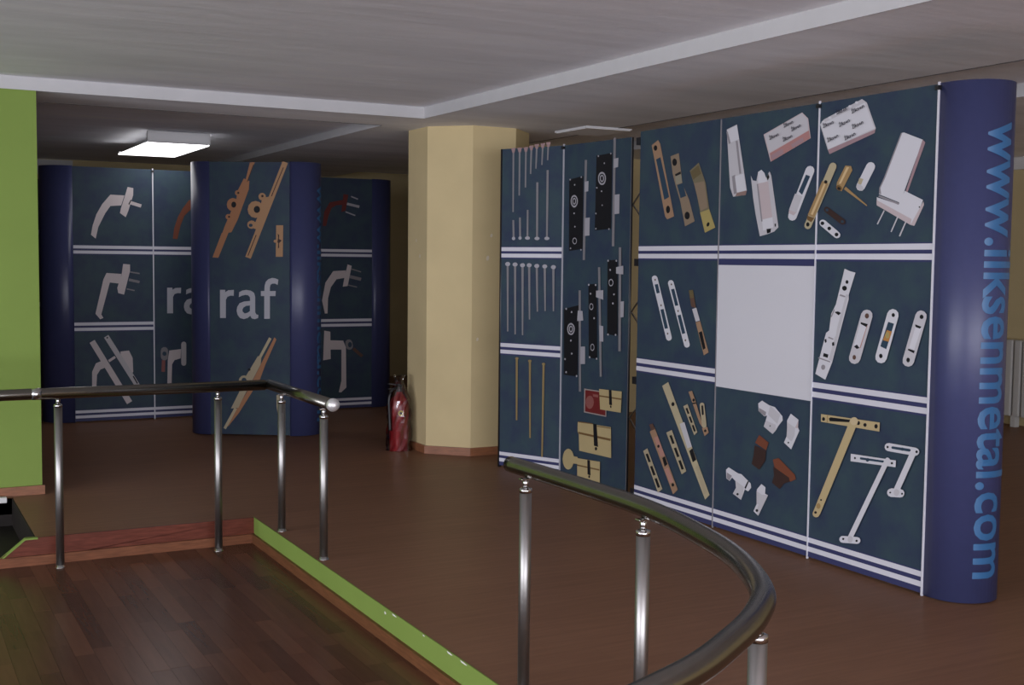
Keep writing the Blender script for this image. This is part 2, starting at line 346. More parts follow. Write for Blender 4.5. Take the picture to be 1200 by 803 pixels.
# ------------------------------------------------------------------ printed pop-up displays
PRINTS = {
 'R1': [
  ('printed_strike_plate', [('tan', [121, 2164, 186, 2189, 208, 2165, 360, 1738, 292, 1722, 271, 1740]), ('bg', [169, 2077, 213, 2087, 308, 1851, 260, 1837]), ('k', [179, 2143, 177, 2135, 171, 2130, 162, 2128, 152, 2131, 145, 2138, 142, 2146, 145, 2154, 151, 2159, 160, 2161, 170, 2158, 177, 2152]), ('k', [320, 1779, 318, 1768, 310, 1760, 300, 1757, 290, 1760, 282, 1769, 279, 1780, 281, 1791, 289, 1799, 299, 1802, 309, 1798, 317, 1790])]),
  ('printed_strike_plate', [('tan2', [314, 2085, 394, 2098, 420, 1988, 433, 1924, 502, 1827, 558, 1705, 468, 1678, 417, 1823, 367, 1920, 338, 1984]), ('bg', [383, 1917, 438, 1925, 473, 1850, 420, 1840]), ('tan3', [362, 1967, 421, 1976, 433, 1928, 374, 1921]), ('k', [362, 1979, 415, 1992, 418, 1978, 368, 1967]), ('k', [379, 2047, 376, 2036, 368, 2029, 356, 2027, 345, 2030, 336, 2039, 333, 2050, 335, 2060, 344, 2068, 355, 2070, 366, 2066, 375, 2058]), ('k', [512, 1738, 509, 1727, 500, 1719, 488, 1717, 475, 1720, 466, 1728, 462, 1739, 465, 1750, 474, 1758, 486, 1761, 499, 1757, 508, 1749])]),
  ('printed_strike_plate', [('olive', [503, 1990, 585, 2031, 652, 1913, 688, 1774, 747, 1666, 655, 1639, 607, 1754, 565, 1879]), ('tan2', [544, 1918, 639, 1925, 675, 1778, 613, 1761]), ('yel', [607, 1752, 688, 1768, 747, 1666, 655, 1639]), ('olived', [510, 1984, 583, 2018, 610, 1968, 537, 1938]), ('k', [694, 1682, 689, 1676, 682, 1673, 676, 1672, 671, 1675, 669, 1681, 671, 1687, 676, 1693, 682, 1696, 689, 1696, 694, 1693, 696, 1688])]),
  ('printed_strike_plate', [('w', [363, 1039, 362, 1028, 351, 1020, 334, 1016, 318, 1019, 308, 1027, 151, 1372, 152, 1383, 164, 1391, 182, 1394, 199, 1390, 209, 1381]), ('bg', [181, 1340, 204, 1288, 236, 1293, 214, 1345]), ('bg', [245, 1194, 293, 1083, 325, 1089, 277, 1200]), ('br', [193, 1369, 192, 1366, 190, 1363, 186, 1362, 182, 1363, 180, 1366, 178, 1369, 179, 1372, 182, 1374, 186, 1375, 189, 1374, 192, 1372]), ('br', [258, 1220, 258, 1216, 255, 1214, 251, 1213, 248, 1214, 245, 1216, 244, 1219, 245, 1222, 247, 1225, 251, 1226, 255, 1225, 257, 1223]), ('br', [329, 1058, 328, 1054, 326, 1052, 322, 1051, 319, 1051, 316, 1054, 315, 1057, 316, 1060, 318, 1062, 322, 1063, 325, 1063, 328, 1061])]),
  ('printed_strike_plate', [('w', [538, 1011, 538, 1000, 527, 992, 511, 988, 495, 991, 486, 999, 317, 1348, 318, 1359, 329, 1367, 346, 1370, 362, 1367, 372, 1358]), ('bg', [348, 1316, 392, 1221, 422, 1226, 379, 1321]), ('bg', [416, 1168, 465, 1063, 495, 1070, 447, 1174]), ('br', [358, 1345, 357, 1342, 355, 1340, 351, 1339, 348, 1340, 345, 1342, 344, 1345, 345, 1348, 347, 1350, 351, 1351, 354, 1350, 357, 1348]), ('br', [428, 1194, 427, 1191, 425, 1188, 421, 1187, 418, 1188, 415, 1190, 414, 1193, 415, 1196, 418, 1199, 421, 1200, 424, 1199, 427, 1197]), ('br', [504, 1030, 503, 1027, 501, 1024, 497, 1023, 494, 1024, 491, 1026, 490, 1029, 491, 1032, 494, 1034, 497, 1036, 500, 1035, 503, 1033])]),
  ('printed_strike_plate', [('olived', [520, 1315, 559, 1319, 591, 1215, 545, 1227]), ('w2', [555, 1210, 591, 1140, 629, 1149, 594, 1219]), ('tan', [591, 1137, 632, 1146, 715, 976, 672, 956]), ('k', [621, 1081, 650, 1091, 687, 997, 664, 986]), ('br', [534, 1269, 572, 1276, 586, 1220, 552, 1221])]),
  ('printed_slide_bolt', [('cream', [280, 746, 340, 775, 752, 182, 713, 148]), ('w2', [460, 544, 505, 560, 581, 429, 540, 413]), ('k', [557, 400, 586, 420, 625, 360, 592, 340]), ('k', [407, 652, 405, 646, 399, 641, 392, 638, 384, 639, 378, 643, 376, 649, 378, 655, 383, 660, 391, 663, 399, 662, 404, 658]), ('k', [726, 196, 724, 191, 720, 187, 715, 184, 709, 185, 705, 188, 703, 192, 705, 198, 709, 202, 714, 204, 720, 204, 724, 201]), ('cream2', [618, 319, 645, 333, 730, 193, 704, 174])]),
  ('printed_slide_bolt', [('tan', [163, 459, 211, 492, 456, 160, 411, 124]), ('pink', [210, 429, 245, 444, 320, 340, 281, 323]), ('pink', [319, 256, 357, 273, 415, 199, 378, 183]), ('k', [297, 321, 323, 335, 350, 292, 322, 272]), ('k', [268, 386, 267, 382, 262, 377, 256, 375, 250, 376, 245, 378, 244, 383, 245, 388, 250, 392, 256, 394, 262, 394, 267, 391]), ('k', [421, 182, 419, 176, 414, 172, 408, 169, 401, 169, 396, 172, 394, 177, 395, 182, 400, 187, 407, 190, 414, 189, 419, 186]), ('br', [156, 500, 180, 468, 217, 481, 193, 513])]),
  ('printed_strike_plate', [('cream2', [99, 333, 142, 356, 305, 137, 260, 108]), ('k', [125, 318, 158, 273, 182, 281, 149, 326]), ('k', [174, 250, 210, 201, 234, 210, 198, 259]), ('k', [223, 184, 258, 135, 282, 144, 246, 193])]),
  ('printed_strike_plate', [('cream2', [333, 476, 388, 499, 536, 281, 492, 255]), ('k', [365, 462, 396, 417, 418, 425, 387, 470]), ('k', [411, 395, 445, 347, 468, 355, 434, 403]), ('k', [458, 329, 491, 281, 513, 290, 480, 337])]),
  ('printed_strike_plate', [('cream2', [495, 650, 535, 667, 632, 518, 603, 497]), ('k', [517, 640, 538, 610, 555, 616, 534, 646]), ('k', [548, 595, 571, 562, 587, 568, 565, 601]), ('k', [579, 550, 601, 517, 618, 523, 596, 556])]),
  ('printed_latch', [('tan', [542, 738, 575, 747, 604, 702, 691, 544, 653, 569, 607, 638]), ('k', [603, 697, 602, 693, 598, 689, 592, 687, 586, 688, 582, 690, 580, 695, 582, 699, 586, 703, 591, 705, 597, 704, 601, 702]), ('k', [581, 680, 613, 685, 617, 678, 584, 672]), ('cream2', [715, 568, 713, 560, 704, 553, 691, 551, 680, 553, 674, 560, 649, 674, 652, 682, 661, 688, 674, 691, 685, 688, 691, 682]), ('k', [689, 628, 687, 624, 683, 622, 678, 621, 673, 622, 671, 625, 665, 669, 666, 672, 670, 675, 676, 676, 680, 674, 682, 672]), ('tan', [675, 547, 722, 560, 737, 530, 700, 505]), ('k', [717, 537, 715, 533, 711, 530, 706, 528, 700, 528, 696, 530, 694, 534, 696, 538, 700, 542, 705, 544, 711, 543, 715, 541])]),
 ],
 'R2': [
  ('printed_hinge', [('w2', [46, 2192, 132, 2211, 227, 1855, 216, 1833, 114, 1828, 86, 1879]), ('w', [49, 2187, 129, 2207, 152, 2133, 75, 2117]), ('shade', [124, 2124, 141, 2125, 178, 1949, 162, 1946]), ('shade', [99, 1938, 127, 1945, 145, 1845, 120, 1841]), ('w', [125, 1936, 198, 1947, 222, 1859, 145, 1849]), ('brn2', [145, 1847, 227, 1856, 219, 1832, 132, 1830]), ('shade', [44, 2178, 55, 2182, 84, 2116, 66, 2112])]),
  ('printed_hinge', [('w2', [257, 1933, 276, 1906, 304, 1902, 316, 1948, 342, 1956, 366, 1940, 372, 1905, 406, 1946, 420, 1924, 486, 1657, 454, 1636, 402, 1623, 342, 1613, 304, 1727, 280, 1817]), ('w', [316, 1948, 342, 1958, 366, 1940, 392, 1891, 318, 1890]), ('pinkw', [311, 1886, 398, 1895, 439, 1697, 352, 1690]), ('w', [356, 1699, 438, 1710, 447, 1658, 368, 1642]), ('k', [394, 1650, 430, 1652, 426, 1632, 399, 1626]), ('k', [384, 1917, 397, 1934, 407, 1916, 394, 1899]), ('k', [456, 1675, 466, 1677, 467, 1662, 459, 1660]), ('shade', [308, 1886, 319, 1886, 362, 1690, 351, 1689])]),
  ('printed_box', [('pinkw', [353, 2138, 641, 2222, 686, 2188, 708, 2090, 414, 1994]), ('pinkr', [406, 2038, 694, 2129, 705, 2090, 417, 1995]), ('w2', [364, 2135, 638, 2217, 681, 2186, 688, 2129, 402, 2042]), ('pinkd', [416, 2027, 503, 2055, 514, 2030, 422, 2002]), ('pinkd', [566, 2070, 652, 2099, 660, 2078, 577, 2052])]),
  ('printed_cover', [('w', [621, 1701, 609, 1691, 590, 1688, 570, 1693, 559, 1705, 560, 1719, 680, 1942, 692, 1952, 711, 1954, 730, 1948, 740, 1936, 740, 1923]), ('bg', [682, 1913, 712, 1903, 658, 1814, 632, 1832]), ('pinkw', [572, 1758, 624, 1730, 599, 1714, 561, 1728]), ('w2', [606, 1823, 564, 1743, 619, 1728, 660, 1807])]),
  ('printed_catch', [('w', [365, 738, 395, 756, 452, 738, 496, 734, 556, 693, 559, 672, 529, 642, 507, 612, 484, 592, 413, 622, 428, 656, 438, 683, 418, 676, 370, 698]), ('w2', [428, 656, 506, 643, 507, 612, 484, 592, 413, 622]), ('shade', [372, 716, 430, 700, 425, 677, 372, 696]), ('w2', [460, 737, 540, 700, 519, 649, 444, 689]), ('k', [469, 632, 468, 630, 467, 629, 464, 628, 461, 628, 459, 629, 458, 631, 459, 633, 461, 634, 464, 635, 466, 635, 468, 634])]),
  ('printed_catch', [('w', [593, 676, 619, 714, 677, 690, 675, 651, 686, 636, 629, 533, 574, 560, 596, 602]), ('w2', [596, 667, 654, 646, 652, 592, 625, 571, 592, 593]), ('pinkw', [654, 646, 676, 686, 675, 647]), ('w', [592, 591, 631, 572, 667, 633, 686, 636, 629, 533, 574, 560]), ('k', [614, 565, 613, 563, 611, 561, 608, 560, 604, 560, 602, 562, 601, 564, 602, 566, 604, 568, 607, 569, 610, 569, 613, 567])]),
  ('printed_catch', [('brown', [349, 528, 381, 573, 457, 543, 438, 500]), ('dkbr', [346, 514, 438, 499, 434, 446, 388, 390, 325, 411, 340, 459])]),
  ('printed_catch', [('brown', [493, 460, 538, 475, 663, 408, 670, 387, 633, 368, 508, 422]), ('dkbr', [498, 425, 620, 387, 627, 367, 582, 350, 551, 316, 491, 339, 505, 377])]),
  ('printed_catch', [('w', [113, 346, 135, 363, 215, 343, 244, 343, 322, 306, 327, 284, 303, 260, 275, 266, 262, 236, 246, 204, 176, 225, 201, 262, 195, 298, 166, 312, 145, 290, 118, 299]), ('w2', [199, 299, 267, 278, 262, 236, 246, 204, 176, 225, 201, 262]), ('k', [272, 274, 298, 316, 307, 313, 283, 269]), ('shade', [121, 333, 165, 321, 144, 292, 121, 301]), ('k', [226, 231, 225, 228, 222, 225, 217, 223, 212, 223, 208, 225, 206, 228, 208, 231, 211, 234, 216, 236, 221, 236, 225, 234])]),
  ('printed_catch', [('w', [374, 283, 409, 318, 442, 306, 440, 272, 464, 268, 391, 146, 351, 163, 375, 206]), ('w2', [372, 274, 424, 260, 413, 209, 375, 206]), ('w2', [411, 263, 464, 268, 391, 146, 376, 166]), ('k', [390, 174, 388, 170, 384, 166, 379, 164, 373, 164, 369, 166, 368, 170, 369, 173, 373, 177, 378, 179, 384, 179, 388, 177])]),
  ('printed_hinge_leaf', [('cream', [733, 1654, 723, 1646, 708, 1643, 693, 1648, 684, 1657, 685, 1668, 850, 1951, 860, 1958, 874, 1959, 888, 1954, 896, 1945, 896, 1934]), ('brass', [802, 1876, 706, 1714, 752, 1699, 846, 1860]), ('brassl', [814, 1862, 728, 1717, 742, 1712, 827, 1858]), ('k', [721, 1666, 720, 1661, 715, 1657, 709, 1656, 703, 1657, 698, 1661, 697, 1667, 698, 1672, 702, 1676, 708, 1678, 714, 1676, 719, 1672]), ('brassd', [702, 1711, 754, 1697, 733, 1677, 703, 1690]), ('k', [839, 1869, 838, 1865, 833, 1862, 828, 1861, 822, 1863, 817, 1866, 816, 1870, 817, 1874, 821, 1877, 827, 1878, 833, 1876, 837, 1873])]),
 ],
 'R3': [
  ('printed_box', [('w2', [4, 2151, 29, 2172, 281, 2242, 312, 2223, 374, 2099, 366, 2077, 76, 2002, 62, 2026]), ('w', [10, 2150, 300, 2224, 366, 2099, 68, 2026]), ('pinkd', [64, 2024, 372, 2094, 368, 2077, 76, 2002]), ('w', [39, 2159, 38, 2156, 33, 2154, 27, 2153, 21, 2155, 17, 2158, 15, 2161, 17, 2164, 21, 2166, 27, 2166, 33, 2165, 37, 2162]), ('w', [84, 2174, 83, 2171, 79, 2170, 73, 2169, 67, 2171, 62, 2173, 61, 2177, 62, 2180, 66, 2182, 72, 2182, 78, 2181, 83, 2178]), ('w', [129, 2188, 128, 2185, 123, 2183, 118, 2183, 112, 2184, 107, 2187, 106, 2190, 107, 2194, 111, 2195, 117, 2196, 123, 2194, 127, 2191]), ('w', [173, 2202, 172, 2199, 168, 2197, 162, 2196, 156, 2198, 152, 2201, 150, 2204, 152, 2207, 156, 2209, 161, 2209, 167, 2208, 171, 2205]), ('w', [217, 2215, 215, 2212, 211, 2210, 206, 2210, 200, 2211, 196, 2214, 194, 2217, 195, 2220, 199, 2222, 205, 2222, 211, 2221, 215, 2218]), ('w', [259, 2228, 258, 2225, 254, 2223, 248, 2223, 243, 2224, 239, 2227, 237, 2230, 238, 2233, 242, 2235, 248, 2236, 254, 2234, 258, 2231])]),
  ('printed_door_hinge', [('w', [530, 2063, 547, 2064, 659, 2022, 538, 1751, 408, 1795, 409, 1825, 435, 1868]), ('pinkd', [657, 2024, 673, 2009, 581, 1798, 568, 1799]), ('shade', [530, 2063, 538, 2064, 443, 1867, 416, 1823, 422, 1794, 408, 1798, 409, 1825, 435, 1868]), ('w', [395, 1782, 527, 1744, 564, 1803, 671, 1758, 621, 1646, 398, 1747]), ('pinkw', [625, 1681, 674, 1752, 678, 1737, 627, 1646, 604, 1650]), ('pinkw', [395, 1769, 609, 1676, 604, 1650, 396, 1745]), ('shade', [411, 1790, 536, 1749, 529, 1742, 404, 1784]), ('k', [657, 1728, 657, 1726, 655, 1725, 653, 1724, 651, 1725, 649, 1726, 648, 1728, 649, 1730, 650, 1731, 653, 1731, 655, 1731, 656, 1729]), ('w2', [441, 1721, 401, 1659, 408, 1656, 448, 1718]), ('w2', [525, 1692, 487, 1622, 494, 1620, 533, 1690]), ('w2', [575, 1669, 538, 1602, 546, 1599, 582, 1667])]),
  ('printed_hinge_pin', [('brass', [188, 1940, 226, 1935, 235, 1915, 167, 1819, 132, 1839, 134, 1862]), ('brassd', [167, 1826, 160, 1823, 150, 1823, 140, 1828, 132, 1834, 130, 1841, 133, 1847, 140, 1850, 150, 1849, 160, 1845, 168, 1838, 170, 1831]), ('brass', [182, 1829, 334, 1743, 338, 1747, 195, 1840]), ('brassl', [197, 1933, 213, 1930, 162, 1856, 147, 1856]), ('k', [159, 1828, 155, 1826, 150, 1827, 144, 1829, 141, 1832, 139, 1836, 141, 1839, 145, 1841, 150, 1840, 156, 1838, 159, 1835, 161, 1831])]),
  ('printed_pin_cap', [('w', [318, 1825, 306, 1817, 288, 1816, 272, 1822, 264, 1834, 266, 1846, 327, 1936, 339, 1944, 356, 1945, 372, 1938, 380, 1926, 378, 1914]), ('cream', [282, 1876, 309, 1870, 295, 1844, 273, 1850]), ('w2', [310, 1818, 302, 1815, 290, 1817, 278, 1822, 268, 1830, 264, 1839, 267, 1845, 275, 1848, 287, 1846, 299, 1840, 308, 1832, 312, 1824])]),
  ('printed_connector', [('dkbr', [194, 1684, 200, 1677, 200, 1668, 194, 1662, 182, 1660, 171, 1663, 59, 1725, 52, 1733, 52, 1741, 59, 1748, 71, 1750, 82, 1746]), ('bg', [84, 1734, 83, 1730, 79, 1727, 74, 1727, 68, 1728, 65, 1731, 63, 1734, 64, 1738, 68, 1740, 73, 1741, 79, 1740, 82, 1737]), ('bg', [190, 1675, 189, 1671, 185, 1669, 180, 1668, 175, 1669, 171, 1672, 169, 1675, 171, 1679, 174, 1682, 179, 1682, 184, 1681, 188, 1678])]),
  ('printed_link', [('w', [161, 1624, 169, 1615, 168, 1605, 159, 1598, 145, 1596, 132, 1600, 32, 1659, 24, 1668, 24, 1679, 34, 1686, 48, 1688, 62, 1684]), ('k', [58, 1670, 56, 1665, 51, 1662, 45, 1661, 38, 1662, 33, 1666, 31, 1670, 33, 1675, 37, 1678, 44, 1679, 51, 1678, 56, 1674]), ('k', [106, 1644, 104, 1639, 100, 1636, 93, 1635, 87, 1636, 82, 1640, 80, 1644, 81, 1649, 86, 1652, 93, 1653, 99, 1652, 104, 1648]), ('k', [157, 1614, 155, 1609, 150, 1606, 144, 1605, 138, 1606, 133, 1609, 131, 1614, 132, 1618, 137, 1622, 143, 1623, 150, 1622, 155, 1618])]),
  ('printed_lock_case', [('w', [205, 1451, 238, 1440, 277, 1433, 237, 1327, 238, 1306, 139, 996, 96, 909, 25, 932, 92, 1138, 112, 1150, 124, 1233, 153, 1278]), ('w2', [220, 1330, 237, 1327, 138, 1003, 116, 1009]), ('shade', [176, 1321, 181, 1329, 216, 1321, 214, 1314]), ('shade', [149, 1238, 174, 1246, 191, 1240, 175, 1227]), ('k', [147, 1242, 169, 1246, 189, 1238, 175, 1227]), ('w', [139, 1230, 180, 1225, 159, 1124, 118, 1125]), ('k', [83, 1104, 95, 1110, 99, 1094, 88, 1088]), ('k', [135, 1093, 150, 1098, 152, 1080, 138, 1077]), ('k', [81, 1039, 113, 1034, 109, 1017, 76, 1022]), ('shade', [111, 1121, 146, 1113, 142, 1107, 107, 1114]), ('k', [234, 1388, 233, 1384, 230, 1380, 225, 1379, 220, 1380, 216, 1383, 215, 1388, 216, 1392, 219, 1396, 224, 1397, 229, 1396, 233, 1393]), ('k', [225, 1358, 223, 1352, 218, 1348, 210, 1346, 202, 1347, 196, 1352, 193, 1357, 195, 1364, 201, 1368, 209, 1370, 217, 1368, 223, 1364]), ('shade', [95, 971, 93, 964, 88, 959, 81, 956, 74, 957, 68, 962, 66, 968, 68, 975, 73, 980, 80, 982, 87, 981, 93, 977]), ('shade', [45, 1016, 128, 1002, 127, 996, 43, 1010]), ('shade', [122, 1217, 143, 1256, 148, 1252, 130, 1216])]),
  ('printed_strike', [('w2', [327, 1025, 315, 1010, 293, 1002, 270, 1005, 255, 1017, 254, 1034, 324, 1241, 337, 1256, 358, 1262, 380, 1259, 394, 1246, 396, 1230]), ('w', [318, 1193, 362, 1185, 323, 1081, 284, 1089]), ('k', [323, 1202, 368, 1195, 362, 1180, 323, 1193]), ('k', [284, 1085, 303, 1095, 321, 1080, 302, 1074]), ('br', [375, 1233, 373, 1227, 368, 1222, 362, 1220, 355, 1222, 350, 1226, 348, 1232, 350, 1238, 354, 1243, 361, 1245, 368, 1244, 373, 1239]), ('br', [300, 1034, 299, 1029, 295, 1024, 289, 1022, 283, 1023, 278, 1027, 277, 1032, 278, 1038, 282, 1043, 288, 1045, 294, 1044, 298, 1040]), ('pink', [362, 1185, 368, 1192, 328, 1081, 321, 1080])]),
  ('printed_strike', [('w', [493, 1041, 481, 1026, 461, 1019, 439, 1022, 425, 1034, 423, 1050, 488, 1251, 500, 1265, 520, 1272, 540, 1268, 554, 1256, 556, 1240]), ('bg', [495, 1212, 531, 1205, 489, 1086, 452, 1097]), ('orange', [489, 1174, 520, 1169, 503, 1121, 466, 1126]), ('yel', [505, 1152, 504, 1144, 500, 1138, 494, 1136, 487, 1137, 482, 1143, 480, 1150, 482, 1158, 486, 1163, 492, 1166, 499, 1164, 503, 1159]), ('k', [535, 1245, 534, 1240, 530, 1236, 525, 1235, 520, 1236, 517, 1239, 515, 1244, 516, 1248, 520, 1252, 524, 1254, 530, 1252, 533, 1249]), ('k', [468, 1053, 467, 1048, 463, 1044, 457, 1042, 452, 1043, 448, 1047, 446, 1052, 447, 1057, 451, 1061, 456, 1063, 462, 1062, 466, 1058])]),
  ('printed_strike', [('w2', [656, 1038, 645, 1024, 625, 1017, 605, 1020, 591, 1031, 590, 1048, 656, 1252, 667, 1266, 686, 1272, 706, 1268, 719, 1256, 720, 1241]), ('w', [661, 1204, 693, 1196, 655, 1094, 626, 1102]), ('k', [656, 1209, 693, 1200, 685, 1191, 659, 1197]), ('k', [622, 1098, 659, 1091, 655, 1079, 619, 1091]), ('k', [703, 1244, 702, 1239, 698, 1235, 692, 1234, 687, 1235, 682, 1238, 681, 1243, 682, 1248, 686, 1252, 691, 1254, 697, 1252, 701, 1249]), ('k', [633, 1048, 632, 1042, 628, 1038, 623, 1036, 618, 1037, 614, 1041, 612, 1046, 614, 1052, 617, 1056, 622, 1058, 628, 1056, 632, 1053])]),
  ('printed_stay_arm', [('gold', [78, 739, 465, 745, 464, 703, 78, 701]), ('k', [132, 723, 144, 731, 279, 735, 282, 723, 139, 711]), ('k', [107, 718, 106, 713, 102, 709, 96, 707, 91, 708, 87, 711, 86, 715, 87, 720, 90, 724, 96, 726, 101, 725, 105, 722]), ('k', [341, 727, 339, 722, 336, 718, 330, 716, 324, 717, 320, 720, 318, 724, 320, 730, 324, 734, 329, 736, 335, 735, 339, 732]), ('k', [384, 724, 382, 719, 379, 715, 373, 713, 368, 714, 364, 717, 362, 721, 363, 726, 367, 729, 372, 731, 378, 731, 382, 728]), ('k', [454, 726, 452, 721, 449, 716, 443, 714, 438, 715, 434, 718, 432, 724, 433, 729, 437, 733, 442, 736, 448, 735, 452, 731]), ('gold', [277, 736, 43, 248, 91, 244, 326, 727]), ('goldl', [328, 735, 325, 725, 316, 717, 303, 712, 290, 713, 280, 719, 276, 728, 279, 738, 288, 746, 301, 751, 314, 750, 324, 744]), ('gold', [90, 247, 87, 238, 78, 229, 65, 224, 52, 224, 42, 229, 39, 238, 42, 247, 51, 256, 64, 261, 76, 261, 86, 256]), ('goldd', [94, 286, 92, 279, 87, 273, 80, 269, 72, 270, 66, 274, 64, 281, 66, 288, 71, 294, 78, 298, 86, 297, 91, 293]), ('k', [70, 249, 68, 246, 65, 243, 60, 241, 56, 241, 52, 242, 51, 246, 52, 249, 55, 252, 60, 254, 64, 254, 68, 252]), ('k', [103, 318, 102, 315, 100, 313, 97, 312, 93, 312, 91, 313, 90, 315, 90, 318, 93, 320, 96, 321, 100, 321, 102, 320]), ('goldd', [122, 738, 127, 739, 126, 703, 121, 702])]),
  ('printed_stay_arm', [('w', [288, 574, 572, 585, 571, 554, 288, 538]), ('bg', [494, 573, 498, 573, 500, 570, 500, 567, 497, 564, 493, 563, 354, 556, 350, 557, 348, 559, 348, 563, 351, 566, 356, 567]), ('bg', [410, 563, 409, 559, 404, 555, 398, 552, 392, 553, 388, 555, 386, 560, 387, 564, 392, 568, 398, 570, 404, 570, 408, 568]), ('w', [505, 580, 285, 173, 315, 169, 533, 574]), ('w', [536, 582, 535, 576, 529, 571, 522, 568, 514, 568, 508, 572, 506, 577, 508, 583, 513, 588, 521, 591, 528, 590, 534, 587]), ('w', [348, 185, 361, 184, 368, 177, 368, 167, 359, 157, 346, 152, 251, 137, 238, 138, 230, 146, 231, 156, 240, 166, 254, 171]), ('k', [323, 558, 322, 555, 320, 553, 317, 552, 314, 552, 312, 554, 311, 556, 311, 559, 314, 562, 316, 563, 320, 562, 322, 561]), ('k', [556, 570, 555, 567, 552, 565, 549, 563, 545, 564, 543, 565, 542, 568, 542, 570, 545, 573, 548, 574, 552, 574, 554, 572]), ('k', [264, 158, 263, 156, 260, 153, 257, 151, 253, 151, 250, 153, 249, 155, 250, 158, 252, 161, 256, 162, 260, 162, 263, 161]), ('k', [352, 168, 351, 165, 348, 162, 345, 161, 341, 161, 338, 162, 337, 165, 338, 168, 340, 170, 344, 172, 348, 172, 351, 170]), ('w2', [320, 169, 318, 160, 312, 152, 304, 148, 295, 149, 288, 153, 286, 161, 288, 170, 294, 177, 302, 181, 311, 181, 318, 176])]),
  ('printed_stay_arm', [('w', [688, 660, 701, 656, 708, 647, 706, 636, 696, 627, 682, 623, 522, 621, 509, 625, 502, 634, 504, 646, 514, 655, 529, 659]), ('bg', [652, 650, 657, 648, 659, 646, 658, 642, 655, 639, 650, 637, 550, 635, 546, 636, 543, 639, 544, 643, 547, 646, 552, 647]), ('bg', [619, 644, 617, 640, 614, 636, 609, 635, 604, 635, 600, 637, 598, 641, 600, 645, 603, 648, 608, 650, 613, 650, 617, 648]), ('w', [660, 643, 564, 449, 597, 443, 692, 637]), ('w', [697, 648, 694, 640, 688, 634, 679, 630, 669, 631, 662, 635, 659, 642, 661, 650, 668, 656, 677, 659, 687, 659, 694, 654]), ('w', [607, 460, 622, 458, 630, 449, 629, 437, 620, 426, 605, 421, 551, 414, 536, 416, 527, 425, 528, 438, 538, 448, 553, 454]), ('k', [528, 640, 527, 638, 525, 635, 521, 634, 518, 634, 515, 636, 514, 638, 515, 641, 517, 644, 521, 645, 524, 645, 527, 643]), ('k', [701, 644, 700, 641, 698, 638, 694, 637, 690, 637, 687, 639, 686, 642, 687, 645, 690, 647, 693, 649, 697, 648, 700, 647]), ('k', [552, 434, 551, 432, 549, 430, 546, 429, 544, 429, 541, 430, 540, 432, 541, 434, 543, 436, 546, 438, 549, 437, 551, 436]), ('k', [623, 441, 622, 439, 620, 437, 618, 436, 615, 436, 612, 437, 612, 439, 612, 442, 614, 444, 617, 445, 620, 445, 622, 444]), ('w2', [601, 443, 599, 435, 593, 428, 585, 424, 576, 425, 570, 429, 567, 437, 569, 445, 575, 452, 584, 456, 592, 455, 599, 450])]),
 ],
 'L1': [
  ('printed_screw', [('grey', [91, 2242, 95, 1813, 107, 1813, 105, 2241]), ('greyp', [77, 2257, 118, 2260, 107, 2225, 89, 2226])]),
  ('printed_screw', [('grey', [145, 2242, 147, 1927, 159, 1926, 160, 2241]), ('greyp', [132, 2257, 173, 2259, 162, 2225, 144, 2226])]),
  ('printed_screw', [('grey', [200, 2243, 200, 1982, 212, 1981, 214, 2242]), ('greyp', [186, 2258, 227, 2260, 216, 2226, 198, 2226])]),
  ('printed_screw', [('grey', [246, 2251, 243, 2074, 255, 2073, 261, 2250]), ('greyp', [233, 2266, 273, 2268, 262, 2234, 245, 2235])]),
  ('printed_screw', [('grey', [292, 2258, 289, 2108, 300, 2107, 307, 2257]), ('greyp', [279, 2273, 320, 2275, 308, 2241, 291, 2242])]),
  ('printed_screw', [('grey', [343, 2262, 339, 2131, 350, 2130, 357, 2261]), ('greyp', [330, 2276, 370, 2279, 359, 2245, 341, 2245])]),
  ('printed_screw', [('grey', [390, 2268, 387, 2162, 398, 2161, 404, 2266]), ('greyp', [377, 2282, 416, 2284, 406, 2250, 388, 2251])]),
  ('printed_screw', [('grey', [118, 1629, 112, 1757, 97, 1757, 101, 1629]), ('greyl', [124, 1629, 122, 1623, 117, 1618, 110, 1617, 102, 1618, 96, 1623, 94, 1629, 96, 1635, 102, 1639, 109, 1641, 117, 1639, 122, 1635])]),
  ('printed_screw', [('grey', [174, 1631, 170, 1774, 155, 1774, 158, 1631]), ('greyl', [180, 1631, 178, 1625, 173, 1621, 166, 1619, 158, 1621, 153, 1625, 151, 1631, 153, 1637, 158, 1641, 166, 1643, 173, 1641, 178, 1637])]),
  ('printed_screw', [('grey', [238, 1631, 236, 1826, 222, 1826, 222, 1631]), ('greyl', [252, 1631, 250, 1625, 242, 1621, 231, 1619, 220, 1621, 211, 1625, 208, 1631, 211, 1637, 219, 1641, 230, 1643, 241, 1641, 249, 1637])]),
  ('printed_screw', [('grey', [320, 1628, 318, 2013, 300, 2014, 304, 1628]), ('greyl', [334, 1628, 331, 1622, 323, 1618, 312, 1616, 301, 1618, 293, 1622, 290, 1628, 293, 1634, 301, 1638, 312, 1640, 323, 1638, 331, 1634])]),
  ('printed_screw', [('grey', [403, 1628, 404, 2094, 386, 2094, 388, 1628]), ('greyl', [417, 1628, 414, 1622, 406, 1618, 396, 1616, 385, 1618, 377, 1622, 374, 1628, 377, 1634, 384, 1638, 395, 1640, 406, 1638, 414, 1634])]),
  ('printed_screw', [('grey', [51, 1449, 61, 973, 73, 974, 70, 1449]), ('greyl', [83, 1449, 80, 1442, 72, 1436, 61, 1434, 50, 1436, 41, 1441, 38, 1449, 41, 1456, 49, 1462, 60, 1464, 72, 1462, 80, 1456])]),
